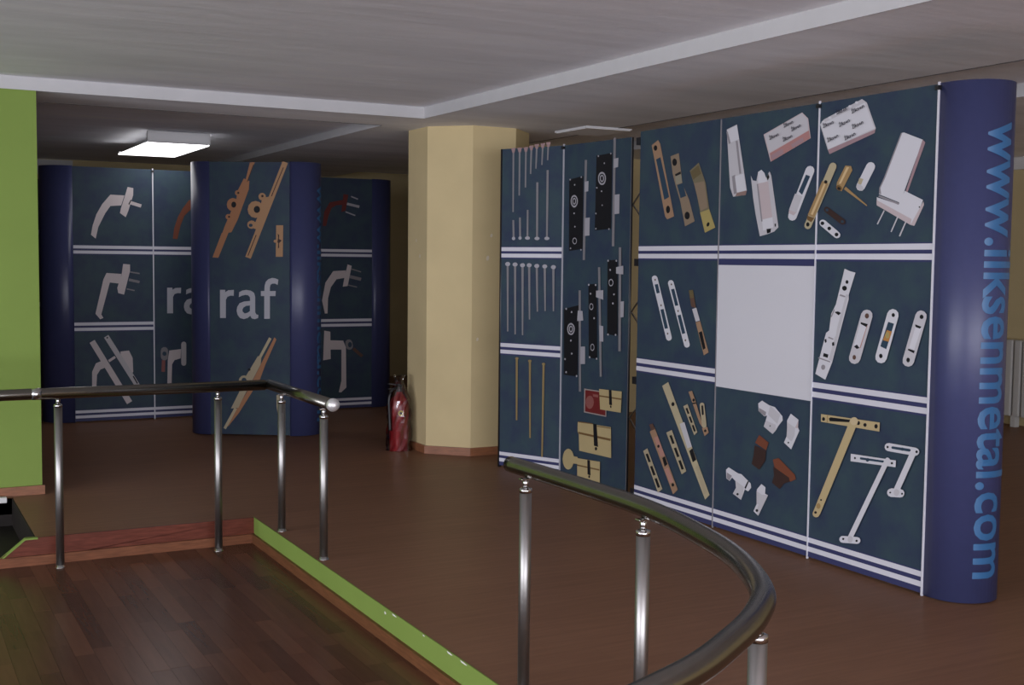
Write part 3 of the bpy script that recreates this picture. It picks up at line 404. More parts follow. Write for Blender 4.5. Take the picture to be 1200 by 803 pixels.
  ('printed_screw', [('grey', [116, 1446, 127, 955, 139, 956, 136, 1446]), ('greyl', [148, 1447, 145, 1439, 137, 1434, 126, 1432, 115, 1434, 107, 1439, 104, 1446, 107, 1454, 115, 1459, 126, 1461, 137, 1459, 145, 1454])]),
  ('printed_screw', [('grey', [181, 1442, 192, 953, 204, 953, 201, 1442]), ('greyl', [213, 1442, 210, 1435, 202, 1430, 191, 1427, 180, 1429, 172, 1434, 169, 1442, 172, 1449, 180, 1454, 191, 1456, 202, 1455, 210, 1449])]),
  ('printed_screw', [('grey', [239, 1442, 251, 1065, 263, 1065, 258, 1443]), ('greyl', [270, 1443, 268, 1436, 260, 1430, 249, 1428, 238, 1430, 230, 1435, 227, 1442, 230, 1450, 238, 1455, 248, 1457, 259, 1455, 268, 1450])]),
  ('printed_screw', [('grey', [304, 1438, 318, 1122, 329, 1122, 323, 1438]), ('greyl', [335, 1438, 332, 1431, 325, 1426, 314, 1424, 303, 1426, 295, 1431, 292, 1438, 295, 1445, 303, 1450, 314, 1452, 324, 1451, 332, 1446])]),
  ('printed_screw', [('grey', [372, 1436, 384, 1128, 395, 1129, 391, 1436]), ('greyl', [403, 1436, 400, 1429, 393, 1424, 382, 1422, 372, 1423, 364, 1428, 361, 1436, 363, 1443, 371, 1448, 382, 1450, 392, 1448, 400, 1443])]),
  ('printed_screw', [('grey', [445, 1431, 454, 1129, 465, 1129, 464, 1432]), ('greyl', [476, 1432, 473, 1425, 465, 1419, 455, 1417, 444, 1419, 436, 1424, 433, 1431, 436, 1438, 444, 1444, 454, 1446, 465, 1444, 473, 1439])]),
  ('printed_screw', [('goldg', [142, 786, 148, 349, 162, 350, 160, 787]), ('goldg', [167, 788, 165, 783, 159, 780, 151, 778, 144, 778, 138, 782, 136, 786, 138, 790, 143, 794, 151, 796, 159, 795, 165, 792])]),
  ('printed_screw', [('goldg', [256, 775, 268, 234, 281, 235, 274, 776]), ('goldg', [280, 776, 278, 772, 272, 768, 265, 766, 257, 767, 251, 770, 249, 775, 251, 779, 257, 783, 264, 784, 272, 784, 278, 781])]),
  ('printed_screw', [('goldg', [374, 761, 373, 110, 386, 111, 392, 762]), ('goldg', [398, 762, 396, 758, 391, 754, 383, 752, 375, 753, 370, 756, 368, 760, 370, 765, 375, 768, 383, 770, 390, 769, 396, 766])]),
 ],
 'L2': [
  ('printed_mortise_lock', [('k', [62, 2022, 218, 2039, 221, 1556, 70, 1542]), ('grey', [231, 2143, 224, 1482, 248, 1482, 255, 2141]), ('greyl', [235, 1999, 275, 2003, 273, 1935, 235, 1933]), ('greyl', [242, 1760, 294, 1762, 293, 1644, 242, 1642]), ('greyl', [162, 1874, 159, 1858, 151, 1845, 138, 1836, 123, 1833, 108, 1837, 94, 1847, 86, 1860, 82, 1877, 85, 1892, 93, 1906, 106, 1914, 121, 1917, 136, 1913, 149, 1904, 158, 1890]), ('k', [151, 1874, 149, 1861, 141, 1850, 129, 1845, 116, 1845, 104, 1852, 96, 1863, 92, 1876, 95, 1890, 103, 1900, 115, 1906, 128, 1905, 140, 1899, 148, 1888]), ('greyl', [143, 1874, 140, 1863, 133, 1855, 122, 1852, 112, 1856, 104, 1864, 101, 1876, 104, 1887, 111, 1895, 122, 1898, 132, 1895, 140, 1886]), ('k', [134, 1875, 132, 1867, 128, 1862, 122, 1860, 116, 1862, 112, 1868, 110, 1876, 112, 1883, 116, 1888, 122, 1890, 128, 1888, 132, 1882]), ('greyl', [158, 1609, 156, 1601, 151, 1594, 143, 1589, 134, 1587, 124, 1589, 116, 1594, 110, 1601, 108, 1610, 110, 1618, 115, 1626, 123, 1630, 133, 1632, 142, 1630, 150, 1625, 156, 1618]), ('k', [152, 1609, 150, 1602, 145, 1596, 138, 1593, 130, 1593, 122, 1597, 117, 1602, 115, 1610, 116, 1617, 122, 1622, 129, 1626, 137, 1626, 144, 1622, 150, 1616]), ('greyl', [81, 2021, 79, 2017, 74, 2015, 68, 2017, 66, 2022, 68, 2026, 74, 2027, 79, 2025]), ('greyl', [204, 2031, 202, 2027, 197, 2026, 192, 2028, 190, 2032, 192, 2036, 197, 2038, 202, 2036]), ('greyl', [131, 1794, 129, 1789, 124, 1788, 119, 1790, 116, 1794, 119, 1798, 124, 1800, 129, 1798]), ('greyl', [142, 1705, 140, 1701, 134, 1699, 129, 1701, 127, 1705, 129, 1709, 134, 1711, 140, 1709]), ('greyl', [97, 1560, 95, 1556, 90, 1554, 84, 1556, 82, 1560, 84, 1564, 90, 1566, 95, 1564]), ('greyl', [213, 1550, 211, 1545, 206, 1544, 200, 1545, 198, 1550, 200, 1554, 205, 1556, 210, 1554]), ('greyl', [133, 1984, 131, 1980, 126, 1978, 121, 1980, 119, 1984, 121, 1988, 126, 1990, 131, 1988])]),
  ('printed_mortise_lock', [('k', [358, 2162, 520, 2170, 520, 1685, 351, 1676]), ('grey', [532, 2265, 532, 1572, 557, 1572, 556, 2263]), ('greyl', [539, 2131, 584, 2134, 582, 2076, 540, 2072]), ('greyl', [551, 1901, 602, 1903, 602, 1780, 554, 1777]), ('greyl', [461, 2010, 459, 1994, 450, 1980, 437, 1971, 421, 1969, 404, 1973, 391, 1983, 381, 1997, 378, 2014, 380, 2030, 389, 2044, 402, 2052, 418, 2054, 435, 2050, 448, 2040, 458, 2026]), ('k', [450, 2010, 448, 1997, 440, 1986, 427, 1980, 414, 1981, 401, 1988, 392, 1999, 388, 2013, 391, 2027, 400, 2038, 412, 2043, 426, 2042, 438, 2035, 447, 2024]), ('greyl', [441, 2011, 439, 1999, 431, 1991, 420, 1988, 409, 1992, 401, 2001, 398, 2013, 400, 2025, 408, 2033, 419, 2035, 430, 2032, 438, 2022]), ('k', [432, 2011, 431, 2003, 426, 1998, 420, 1996, 414, 1999, 409, 2005, 407, 2012, 408, 2020, 413, 2025, 419, 2027, 426, 2025, 430, 2019]), ('greyl', [386, 2158, 384, 2154, 379, 2152, 374, 2154, 372, 2159, 373, 2163, 378, 2164, 383, 2162]), ('greyl', [514, 2165, 513, 2162, 508, 2160, 503, 2162, 501, 2166, 503, 2170, 507, 2172, 512, 2170]), ('greyl', [449, 2108, 447, 2104, 442, 2102, 437, 2104, 435, 2109, 437, 2113, 442, 2114, 447, 2112]), ('greyl', [375, 1953, 373, 1949, 368, 1948, 363, 1950, 361, 1954, 363, 1958, 368, 1959, 373, 1957]), ('greyl', [426, 1929, 424, 1925, 419, 1923, 414, 1925, 412, 1930, 414, 1934, 418, 1935, 423, 1933]), ('greyl', [434, 1838, 432, 1834, 427, 1833, 422, 1835, 420, 1839, 422, 1843, 427, 1844, 432, 1842]), ('greyl', [370, 1786, 368, 1782, 363, 1780, 358, 1782, 356, 1786, 358, 1791, 363, 1792, 368, 1790]), ('greyl', [372, 1687, 370, 1683, 366, 1682, 360, 1683, 358, 1687, 360, 1692, 365, 1693, 370, 1691]), ('greyl', [509, 1683, 507, 1679, 502, 1677, 497, 1679, 495, 1683, 497, 1687, 502, 1689, 507, 1687])]),
  ('printed_mortise_lock', [('k', [30, 1149, 191, 1180, 189, 700, 36, 699]), ('grey', [189, 1279, 209, 600, 233, 602, 213, 1280]), ('greyl', [184, 1143, 236, 1143, 245, 1080, 178, 1073]), ('greyl', [218, 903, 269, 908, 272, 791, 221, 787]), ('greyl', [153, 1018, 150, 1002, 141, 988, 128, 979, 112, 975, 95, 977, 81, 985, 72, 998, 68, 1013, 71, 1029, 80, 1043, 94, 1053, 110, 1057, 126, 1054, 140, 1046, 150, 1033]), ('k', [142, 1017, 139, 1004, 131, 993, 118, 986, 104, 986, 92, 991, 83, 1001, 79, 1014, 82, 1027, 90, 1038, 103, 1045, 117, 1046, 130, 1040, 139, 1030]), ('greyl', [133, 1017, 130, 1005, 122, 997, 111, 993, 100, 996, 92, 1003, 88, 1014, 91, 1026, 99, 1035, 110, 1038, 121, 1036, 130, 1028]), ('k', [124, 1016, 122, 1009, 117, 1003, 111, 1001, 105, 1002, 100, 1008, 98, 1015, 100, 1022, 104, 1028, 110, 1030, 117, 1029, 122, 1024]), ('greyl', [64, 1151, 61, 1146, 55, 1143, 48, 1145, 45, 1150, 48, 1155, 54, 1158, 61, 1156]), ('greyl', [125, 1131, 123, 1126, 116, 1124, 110, 1125, 107, 1130, 110, 1136, 116, 1138, 122, 1136]), ('greyl', [122, 938, 119, 933, 113, 930, 106, 932, 103, 937, 106, 942, 112, 945, 119, 943]), ('greyl', [134, 851, 131, 845, 125, 843, 118, 844, 116, 849, 118, 855, 125, 857, 131, 856]), ('greyl', [74, 720, 71, 715, 65, 712, 58, 714, 55, 719, 58, 724, 64, 727, 71, 726]), ('greyl', [192, 704, 189, 698, 183, 695, 176, 697, 174, 702, 176, 707, 183, 710, 189, 708]), ('greyl', [59, 808, 57, 803, 50, 800, 44, 802, 41, 807, 44, 812, 50, 815, 57, 813])]),
  ('printed_mortise_lock', [('k', [298, 1321, 383, 1329, 401, 834, 314, 839]), ('grey', [397, 1436, 433, 720, 455, 723, 420, 1436]), ('greyl', [380, 1282, 456, 1288, 458, 1225, 381, 1240]), ('greyl', [420, 1056, 462, 1053, 465, 952, 427, 952]), ('greyl', [354, 1176, 353, 1168, 348, 1160, 342, 1155, 333, 1153, 325, 1155, 318, 1159, 313, 1166, 312, 1175, 313, 1183, 317, 1191, 324, 1196, 332, 1198, 340, 1196, 348, 1192, 352, 1185]), ('k', [349, 1176, 347, 1169, 343, 1163, 337, 1160, 330, 1159, 323, 1162, 319, 1168, 317, 1175, 318, 1182, 323, 1188, 329, 1192, 336, 1192, 342, 1189, 347, 1183]), ('greyl', [372, 909, 371, 900, 367, 892, 360, 886, 352, 884, 344, 885, 336, 890, 332, 897, 330, 906, 331, 916, 336, 924, 342, 929, 351, 931, 359, 930, 366, 925, 370, 918]), ('k', [367, 909, 366, 901, 361, 895, 355, 891, 348, 890, 342, 893, 337, 899, 335, 907, 337, 914, 341, 921, 347, 925, 354, 925, 361, 922, 365, 916]), ('greyl', [311, 1319, 308, 1314, 302, 1312, 296, 1314, 293, 1319, 296, 1324, 302, 1326, 308, 1324]), ('greyl', [384, 1320, 382, 1315, 376, 1312, 370, 1314, 367, 1319, 369, 1324, 375, 1327, 381, 1325]), ('greyl', [332, 1261, 329, 1256, 323, 1254, 317, 1256, 314, 1261, 317, 1266, 323, 1268, 329, 1266]), ('greyl', [374, 1101, 372, 1096, 366, 1094, 360, 1095, 357, 1100, 359, 1106, 365, 1108, 372, 1106]), ('greyl', [332, 840, 330, 835, 324, 833, 318, 834, 315, 839, 317, 844, 324, 847, 330, 845]), ('greyl', [408, 836, 405, 831, 399, 829, 393, 830, 390, 835, 393, 840, 399, 843, 405, 841])]),
  ('printed_mortise_lock', [('k', [498, 1481, 595, 1486, 608, 998, 505, 1004]), ('grey', [610, 1565, 622, 900, 647, 902, 635, 1565]), ('greyl', [586, 1438, 658, 1448, 660, 1393, 587, 1397]), ('greyl', [635, 1219, 671, 1223, 670, 1122, 638, 1118]), ('greyl', [561, 1339, 559, 1330, 554, 1322, 547, 1317, 538, 1315, 528, 1316, 520, 1321, 515, 1329, 513, 1338, 514, 1347, 519, 1355, 527, 1360, 536, 1362, 546, 1360, 553, 1355, 559, 1348]), ('k', [555, 1339, 553, 1331, 548, 1325, 541, 1322, 533, 1321, 526, 1324, 521, 1330, 519, 1338, 521, 1346, 525, 1352, 532, 1355, 540, 1355, 548, 1352, 553, 1346]), ('greyl', [512, 1479, 510, 1474, 504, 1472, 498, 1474, 495, 1479, 498, 1484, 503, 1486, 509, 1484]), ('greyl', [596, 1479, 594, 1474, 588, 1472, 583, 1474, 580, 1479, 582, 1484, 588, 1486, 594, 1484]), ('greyl', [536, 1420, 533, 1415, 528, 1413, 522, 1415, 519, 1420, 521, 1425, 527, 1427, 533, 1425]), ('greyl', [578, 1264, 576, 1259, 570, 1257, 564, 1258, 562, 1263, 564, 1268, 570, 1270, 576, 1269]), ('greyl', [569, 1205, 567, 1200, 561, 1198, 555, 1200, 552, 1205, 555, 1210, 560, 1212, 566, 1210]), ('greyl', [524, 1002, 522, 997, 516, 995, 510, 997, 507, 1002, 510, 1007, 516, 1009, 522, 1007]), ('greyl', [602, 1004, 600, 1000, 594, 997, 588, 999, 585, 1004, 588, 1009, 593, 1011, 599, 1009])]),
  ('printed_cylinder_box', [('frame', [273, 627, 511, 628, 512, 464, 274, 467]), ('redb', [285, 619, 502, 620, 503, 471, 285, 475]), ('redl', [380, 546, 374, 524, 358, 505, 336, 497, 314, 501, 297, 515, 290, 537, 296, 560, 312, 578, 334, 586, 357, 583, 373, 568]), ('redl', [366, 599, 424, 600, 425, 582, 371, 583])]),
  ('printed_cylinder', [('brassy', [433, 640, 666, 645, 664, 586, 660, 508, 447, 506]), ('brassd', [434, 599, 664, 600, 662, 590, 437, 590]), ('k', [535, 642, 563, 643, 571, 547, 541, 546]), ('k', [566, 537, 565, 532, 562, 529, 558, 527, 554, 528, 552, 531, 550, 535, 551, 540, 554, 543, 558, 544, 562, 544, 564, 541])]),
  ('printed_cylinder', [('brassy', [209, 396, 563, 402, 571, 202, 230, 203, 222, 313, 208, 332]), ('brassd', [215, 330, 562, 327, 561, 312, 222, 316]), ('k', [376, 402, 414, 404, 433, 256, 389, 258]), ('k', [424, 243, 422, 237, 418, 232, 412, 230, 405, 230, 400, 234, 399, 240, 400, 246, 405, 251, 411, 253, 417, 252, 422, 249]), ('brassd', [217, 400, 371, 405, 371, 399, 214, 393]), ('brassd', [418, 395, 560, 398, 560, 392, 419, 389])]),
  ('printed_cylinder', [('brassy', [173, 138, 169, 110, 156, 85, 136, 66, 111, 57, 87, 59, 66, 71, 51, 92, 45, 119, 50, 148, 63, 173, 84, 191, 108, 200, 133, 198, 154, 185, 168, 164]), ('brassy', [148, 156, 214, 158, 215, 110, 149, 106]), ('brassy', [210, 150, 456, 161, 458, 21, 213, 19]), ('brassd', [211, 107, 452, 111, 453, 101, 211, 98]), ('k', [321, 153, 350, 155, 359, 55, 326, 57]), ('k', [354, 46, 353, 41, 349, 37, 345, 35, 340, 36, 336, 39, 335, 43, 336, 48, 339, 51, 344, 53, 349, 53, 353, 50])]),
 ],
 'F1': [
  ('printed_word', [('g', [85, 1208, 129, 1208, 129, 1189, 154, 1205, 202, 1209, 200, 1159, 174, 1161, 147, 1151, 134, 1125, 133, 976, 84, 976]), ('g', [243, 1149, 246, 1190, 272, 1204, 305, 1210, 344, 1204, 371, 1186, 380, 1154, 380, 1025, 390, 1009, 406, 1006, 404, 980, 376, 970, 350, 976, 338, 998, 317, 979, 284, 969, 252, 978, 232, 1003, 224, 1036, 229, 1068, 249, 1100, 285, 1114, 338, 1120, 336, 1150, 321, 1166, 298, 1169, 269, 1162]), ('bg', [336, 1082, 305, 1079, 282, 1065, 272, 1046, 275, 1030, 291, 1016, 314, 1021, 336, 1037]), ('g', [428, 1202, 457, 1203, 459, 1244, 469, 1277, 489, 1299, 521, 1311, 548, 1308, 574, 1297, 568, 1254, 547, 1265, 524, 1264, 509, 1255, 503, 1232, 503, 1203, 552, 1204, 550, 1162, 503, 1162, 502, 975, 455, 974, 456, 1161, 428, 1161])]),
  ('printed_gear_lock', [('copper', [340, 2250, 382, 2253, 320, 2093, 301, 2098]), ('copper', [290, 2121, 336, 2099, 330, 2031, 236, 1783, 184, 1681, 106, 1669, 126, 1726, 226, 1952, 237, 2019]), ('copper', [247, 1907, 240, 1880, 222, 1860, 196, 1853, 171, 1860, 152, 1880, 146, 1906, 153, 1934, 171, 1953, 197, 1961, 222, 1954, 240, 1934]), ('copper', [260, 2003, 257, 1992, 249, 1983, 237, 1980, 226, 1983, 217, 1991, 214, 2002, 217, 2014, 226, 2022, 237, 2025, 249, 2022, 257, 2014]), ('copper', [181, 1808, 178, 1796, 169, 1788, 158, 1785, 146, 1788, 138, 1796, 135, 1807, 138, 1818, 146, 1827, 158, 1830, 170, 1827, 178, 1819]), ('copper', [103, 1675, 161, 1681, 73, 1471, 24, 1474]), ('k', [225, 1907, 222, 1895, 215, 1886, 204, 1882, 194, 1885, 186, 1894, 184, 1907, 187, 1919, 194, 1928, 205, 1932, 215, 1928, 223, 1919]), ('dkbr', [252, 2003, 251, 1998, 248, 1995, 243, 1994, 238, 1995, 235, 1998, 234, 2003, 235, 2007, 238, 2010, 243, 2012, 248, 2010, 251, 2007]), ('dkbr', [174, 1808, 173, 1803, 169, 1800, 165, 1798, 160, 1800, 157, 1803, 156, 1807, 157, 1812, 160, 1815, 165, 1816, 170, 1815, 173, 1812]), ('dkbr', [368, 2234, 316, 2094, 321, 2092, 373, 2232])]),
  ('printed_gear_lock', [('copper2', [612, 2263, 299, 1482, 344, 1465, 656, 2246]), ('copper2', [444, 1965, 519, 1976, 513, 1898, 409, 1700, 363, 1717, 398, 1796]), ('copper2', [453, 1869, 444, 1834, 419, 1809, 386, 1799, 353, 1808, 328, 1834, 320, 1868, 329, 1903, 353, 1929, 387, 1938, 420, 1929, 444, 1904]), ('copper2', [473, 1974, 469, 1959, 457, 1948, 442, 1943, 426, 1947, 415, 1958, 411, 1974, 415, 1989, 426, 2000, 442, 2004, 457, 2000, 469, 1989]), ('copper2', [392, 1745, 386, 1728, 372, 1716, 353, 1711, 334, 1715, 321, 1728, 316, 1744, 321, 1762, 335, 1774, 354, 1779, 373, 1774, 386, 1762]), ('bg', [362, 1739, 359, 1732, 354, 1728, 345, 1726, 337, 1727, 332, 1732, 329, 1739, 332, 1746, 338, 1751, 346, 1753, 354, 1751, 360, 1746]), ('k', [424, 1869, 421, 1854, 411, 1844, 398, 1840, 384, 1844, 375, 1854, 371, 1869, 375, 1883, 385, 1894, 398, 1898, 411, 1894, 421, 1884]), ('dkbr', [454, 1978, 453, 1973, 449, 1970, 444, 1968, 439, 1969, 435, 1973, 434, 1978, 435, 1983, 439, 1987, 444, 1988, 449, 1987, 453, 1983]), ('dkbr', [616, 2213, 516, 1978, 522, 1975, 622, 2211]), ('dkbr', [388, 1662, 318, 1492, 325, 1490, 394, 1660])]),
  ('printed_plate', [('copper2', [558, 1741, 616, 1742, 612, 1485, 554, 1484]), ('copper2', [561, 1612, 560, 1605, 555, 1601, 549, 1599, 542, 1601, 538, 1605, 536, 1611, 538, 1618, 542, 1622, 549, 1624, 555, 1622, 560, 1618]), ('dkbr', [570, 1674, 583, 1662, 581, 1629, 604, 1618, 581, 1595, 583, 1561, 572, 1550, 574, 1595, 567, 1606, 574, 1640])]),
  ('printed_gear_lock', [('copper', [541, 823, 558, 806, 465, 599, 418, 472, 301, 286, 242, 193, 148, 75, 143, 98, 302, 355]), ('cream', [496, 822, 409, 660, 429, 650, 517, 811]), ('cream2', [402, 666, 431, 655, 425, 598, 254, 274, 237, 233, 173, 226, 243, 365, 290, 481]), ('cream2', [329, 459, 323, 436, 306, 419, 284, 412, 262, 418, 246, 434, 240, 457, 246, 480, 263, 498, 285, 504, 307, 498, 323, 482]), ('bg', [306, 464, 303, 454, 295, 446, 284, 443, 274, 446, 266, 453, 264, 464, 266, 474, 274, 482, 285, 484, 295, 482, 303, 474]), ('k', [340, 553, 338, 547, 334, 543, 328, 542, 322, 543, 318, 547, 316, 553, 318, 558, 322, 563, 328, 564, 334, 563, 338, 559]), ('cream', [203, 234, 109, 63, 129, 52, 224, 224])]),
  ('printed_plate', [('cream2', [557, 348, 592, 338, 587, 200, 594, 73, 568, 73, 568, 188, 557, 245]), ('k', [592, 217, 590, 209, 586, 203, 580, 201, 574, 203, 570, 208, 569, 216, 570, 224, 574, 230, 580, 233, 586, 231, 590, 225])]),
 ],
 'D2': [
  ('printed_word', [('g', [120, 1195, 167, 1195, 167, 1176, 194, 1192, 245, 1195, 243, 1144, 215, 1146, 186, 1137, 172, 1111, 171, 962, 118, 962]), ('g', [289, 1133, 292, 1176, 321, 1188, 357, 1195, 399, 1188, 428, 1169, 438, 1136, 438, 1005, 448, 988, 466, 985, 464, 958, 434, 949, 405, 956, 392, 979, 369, 960, 333, 950, 298, 960, 277, 987, 269, 1019, 274, 1052, 295, 1084, 334, 1097, 392, 1102, 390, 1133, 374, 1149, 349, 1152, 317, 1146]), ('bg', [390, 1064, 356, 1061, 331, 1048, 320, 1029, 323, 1012, 341, 998, 366, 1002, 390, 1018]), ('g', [491, 1185, 523, 1185, 526, 1228, 536, 1260, 558, 1284, 595, 1295, 624, 1292, 653, 1280, 647, 1236, 624, 1248, 598, 1248, 581, 1238, 574, 1214, 574, 1185, 629, 1185, 627, 1142, 574, 1142, 572, 951, 520, 951, 521, 1142, 491, 1142])]),
  ('printed_handle', [('brown', [175, 1641, 187, 1733, 222, 1838, 268, 1920, 321, 1991, 396, 2017, 501, 2026, 500, 1950, 407, 1942, 338, 1910, 280, 1851, 244, 1758, 215, 1636]), ('brown', [513, 2096, 560, 2086, 523, 1834, 471, 1856]), ('brown', [544, 1950, 650, 1924, 657, 1951, 551, 1977])]),
  ('printed_handle', [('hand', [134, 622, 240, 633, 235, 548, 181, 533, 158, 495, 150, 242, 112, 243, 120, 535]), ('hand2', [287, 501, 282, 487, 271, 479, 256, 480, 245, 488, 241, 502, 242, 678, 247, 692, 258, 700, 272, 700, 284, 691, 288, 677]), ('grey', [122, 564, 116, 545, 100, 534, 80, 534, 64, 547, 58, 566, 58, 624, 65, 644, 81, 655, 101, 655, 117, 642, 123, 623]), ('redl', [67, 537, 62, 431, 93, 428, 97, 535]), ('bg', [109, 594, 107, 584, 100, 577, 90, 575, 81, 578, 74, 585, 71, 595, 74, 604, 81, 612, 90, 614, 100, 611, 107, 604])]),
 ],
 'D1': [
  ('printed_handle', [('hand', [319, 2018, 439, 2015, 410, 1926, 318, 1918, 274, 1854, 213, 1730, 190, 1628, 151, 1661, 165, 1740, 198, 1841, 248, 1932]), ('hand', [467, 2091, 516, 2082, 514, 2020, 470, 1877, 448, 1823, 399, 1858, 407, 1898, 438, 1995]), ('hand', [483, 1939, 579, 1912, 588, 1940, 492, 1968]), ('k', [471, 1939, 493, 1980, 499, 1974, 480, 1934])]),
  ('printed_handle', [('hand', [278, 1326, 406, 1318, 386, 1232, 305, 1242, 229, 959, 247, 927, 219, 916, 180, 965, 251, 1270]), ('hand', [421, 1407, 480, 1403, 480, 1346, 426, 1134, 376, 1147, 368, 1194, 406, 1308]), ('grey', [478, 1331, 562, 1316, 564, 1328, 480, 1342]), ('grey', [467, 1255, 559, 1235, 564, 1257, 472, 1278]), ('grey', [449, 1179, 517, 1164, 520, 1175, 451, 1190])]),
  ('printed_door_handle', [('hand', [389, 624, 463, 632, 494, 564, 498, 439, 469, 392, 397, 547]), ('hand', [242, 552, 278, 494, 214, 467, 186, 421, 179, 311, 143, 313, 145, 451, 178, 525]), ('hand', [127, 708, 441, 148, 486, 174, 170, 734]), ('hand2', [250, 752, 533, 271, 571, 294, 287, 776]), ('k', [284, 750, 283, 746, 281, 744, 277, 743, 273, 744, 271, 747, 270, 750, 271, 754, 274, 757, 277, 758, 281, 757, 284, 754]), ('k', [492, 398, 529, 329, 539, 334, 502, 403]), ('hand', [293, 531, 349, 568, 337, 587, 282, 551])]),
 ],
 'D4': [
  ('printed_handle', [('maroon', [402, 2100, 452, 2096, 424, 1941, 381, 1926, 395, 2034]), ('maroon', [395, 2044, 391, 1996, 332, 1992, 283, 1964, 248, 1883, 227, 1789, 192, 1788, 206, 1921, 262, 2016]), ('greyl', [478, 2075, 549, 2050, 554, 2062, 483, 2086]), ('greyl', [435, 1996, 563, 1971, 569, 1995, 441, 2020]), ('greyl', [421, 1925, 521, 1891, 526, 1903, 426, 1936])]),
  ('printed_handle', [('hand', [446, 1420, 488, 1406, 447, 1210, 396, 1203, 412, 1286]), ('hand', [298, 1354, 428, 1362, 419, 1290, 332, 1275, 275, 1199, 246, 1091, 241, 944, 214, 944, 185, 1070, 219, 1242]), ('grey', [479, 1372, 584, 1342, 587, 1353, 483, 1382]), ('grey', [461, 1288, 581, 1260, 589, 1290, 469, 1318]), ('grey', [445, 1215, 542, 1193, 545, 1204, 448, 1226])]),
  ('printed_handle', [('hand', [207, 778, 269, 766, 273, 500, 196, 489]), ('hand', [264, 683, 401, 676, 429, 609, 434, 214, 379, 168, 356, 173, 383, 282, 383, 589, 264, 592]), ('grey', [502, 626, 500, 604, 484, 588, 462, 585, 441, 594, 430, 614, 423, 646, 426, 668, 441, 684, 463, 687, 484, 678, 495, 659]), ('bg', [492, 634, 489, 621, 481, 612, 471, 608, 460, 612, 453, 622, 450, 635, 453, 648, 460, 658, 471, 661, 481, 657, 489, 647]), ('br', [495, 585, 588, 506, 610, 528, 516, 608])]),
 ],
}
LOGOS = [('R2', (0.4100, 2.1051), (0.4812, 2.1224), .016), ('R2', (0.5184, 2.1575), (0.5873, 2.1748), .016), ('R2', (0.5763, 2.1336), (0.6440, 2.1526), .016), ('R2', (0.5147, 2.0879), (0.5837, 2.1050), .016), ('R3', (0.0376, 2.1295), (0.1089, 2.1456), .016), ('R3', (0.1266, 2.1847), (0.1959, 2.2001), .016), ('R3', (0.2280, 2.1789), (0.3070, 2.2016), .016), ('R3', (0.1483, 2.1238), (0.2170, 2.1443), .016), ('R3', (0.2348, 2.1069), (0.3041, 2.1271), .016), ('R3', (0.0708, 2.0578), (0.1438, 2.0790), .016), ('R3', (0.1867, 2.0573), (0.2571, 2.0782), .016)]
PAN = {'R1': ((4.095, 6.03), (4.095, 5.25)), 'R2': ((4.095, 5.25), (4.095, 4.485)), 'R3': ((4.095, 4.485), (4.095, 3.745)),
       'L1': ((3.933, 7.508), (4.155, 7.03)), 'L2': ((4.155, 7.03), (4.2286, 6.325)),
       'D1': ((1.56, 11.05), (2.245, 11.05)), 'D2': ((2.245, 11.05), (2.95, 11.05)), 'D3': ((2.95, 11.05), (3.65, 11.05)), 'D4': ((3.65, 11.05), (4.35, 11.05)),
       'F1': ((2.457, 9.861), (3.023, 9.504))}
ST = ((1.54, 1.567), (1.495, 1.522)); SM = ((.862, .889), (.815, .842)); SB = ((.085, .110), (.040, .065))
HP = 2.255
def frame_of(pan):
    A, B = Vector(PAN[pan][0]), Vector(PAN[pan][1]); L = (B - A).length; d = (B - A) / L; n = Vector((d.y, -d.x))  # n faces the viewer
    if n.dot(A) > 0: n = -n
    return A, d, n, L
def onp(F, s, z, off): 
    A, d, n, L = F; q = A + d * s + n * off; return (q.x, q.y, z)
def text_mesh(body, res=3, bold=.0):
    cu = bpy.data.curves.new('text', 'FONT'); cu.body = body; cu.resolution_u = res; cu.offset = bold
    o = bpy.data.objects.new('text', cu); COL.objects.link(o); bpy.context.view_layer.update()
    me = bpy.data.meshes.new_from_object(o.evaluated_get(bpy.context.evaluated_depsgraph_get()))
    bpy.data.objects.remove(o); bpy.data.curves.remove(cu)
    return me
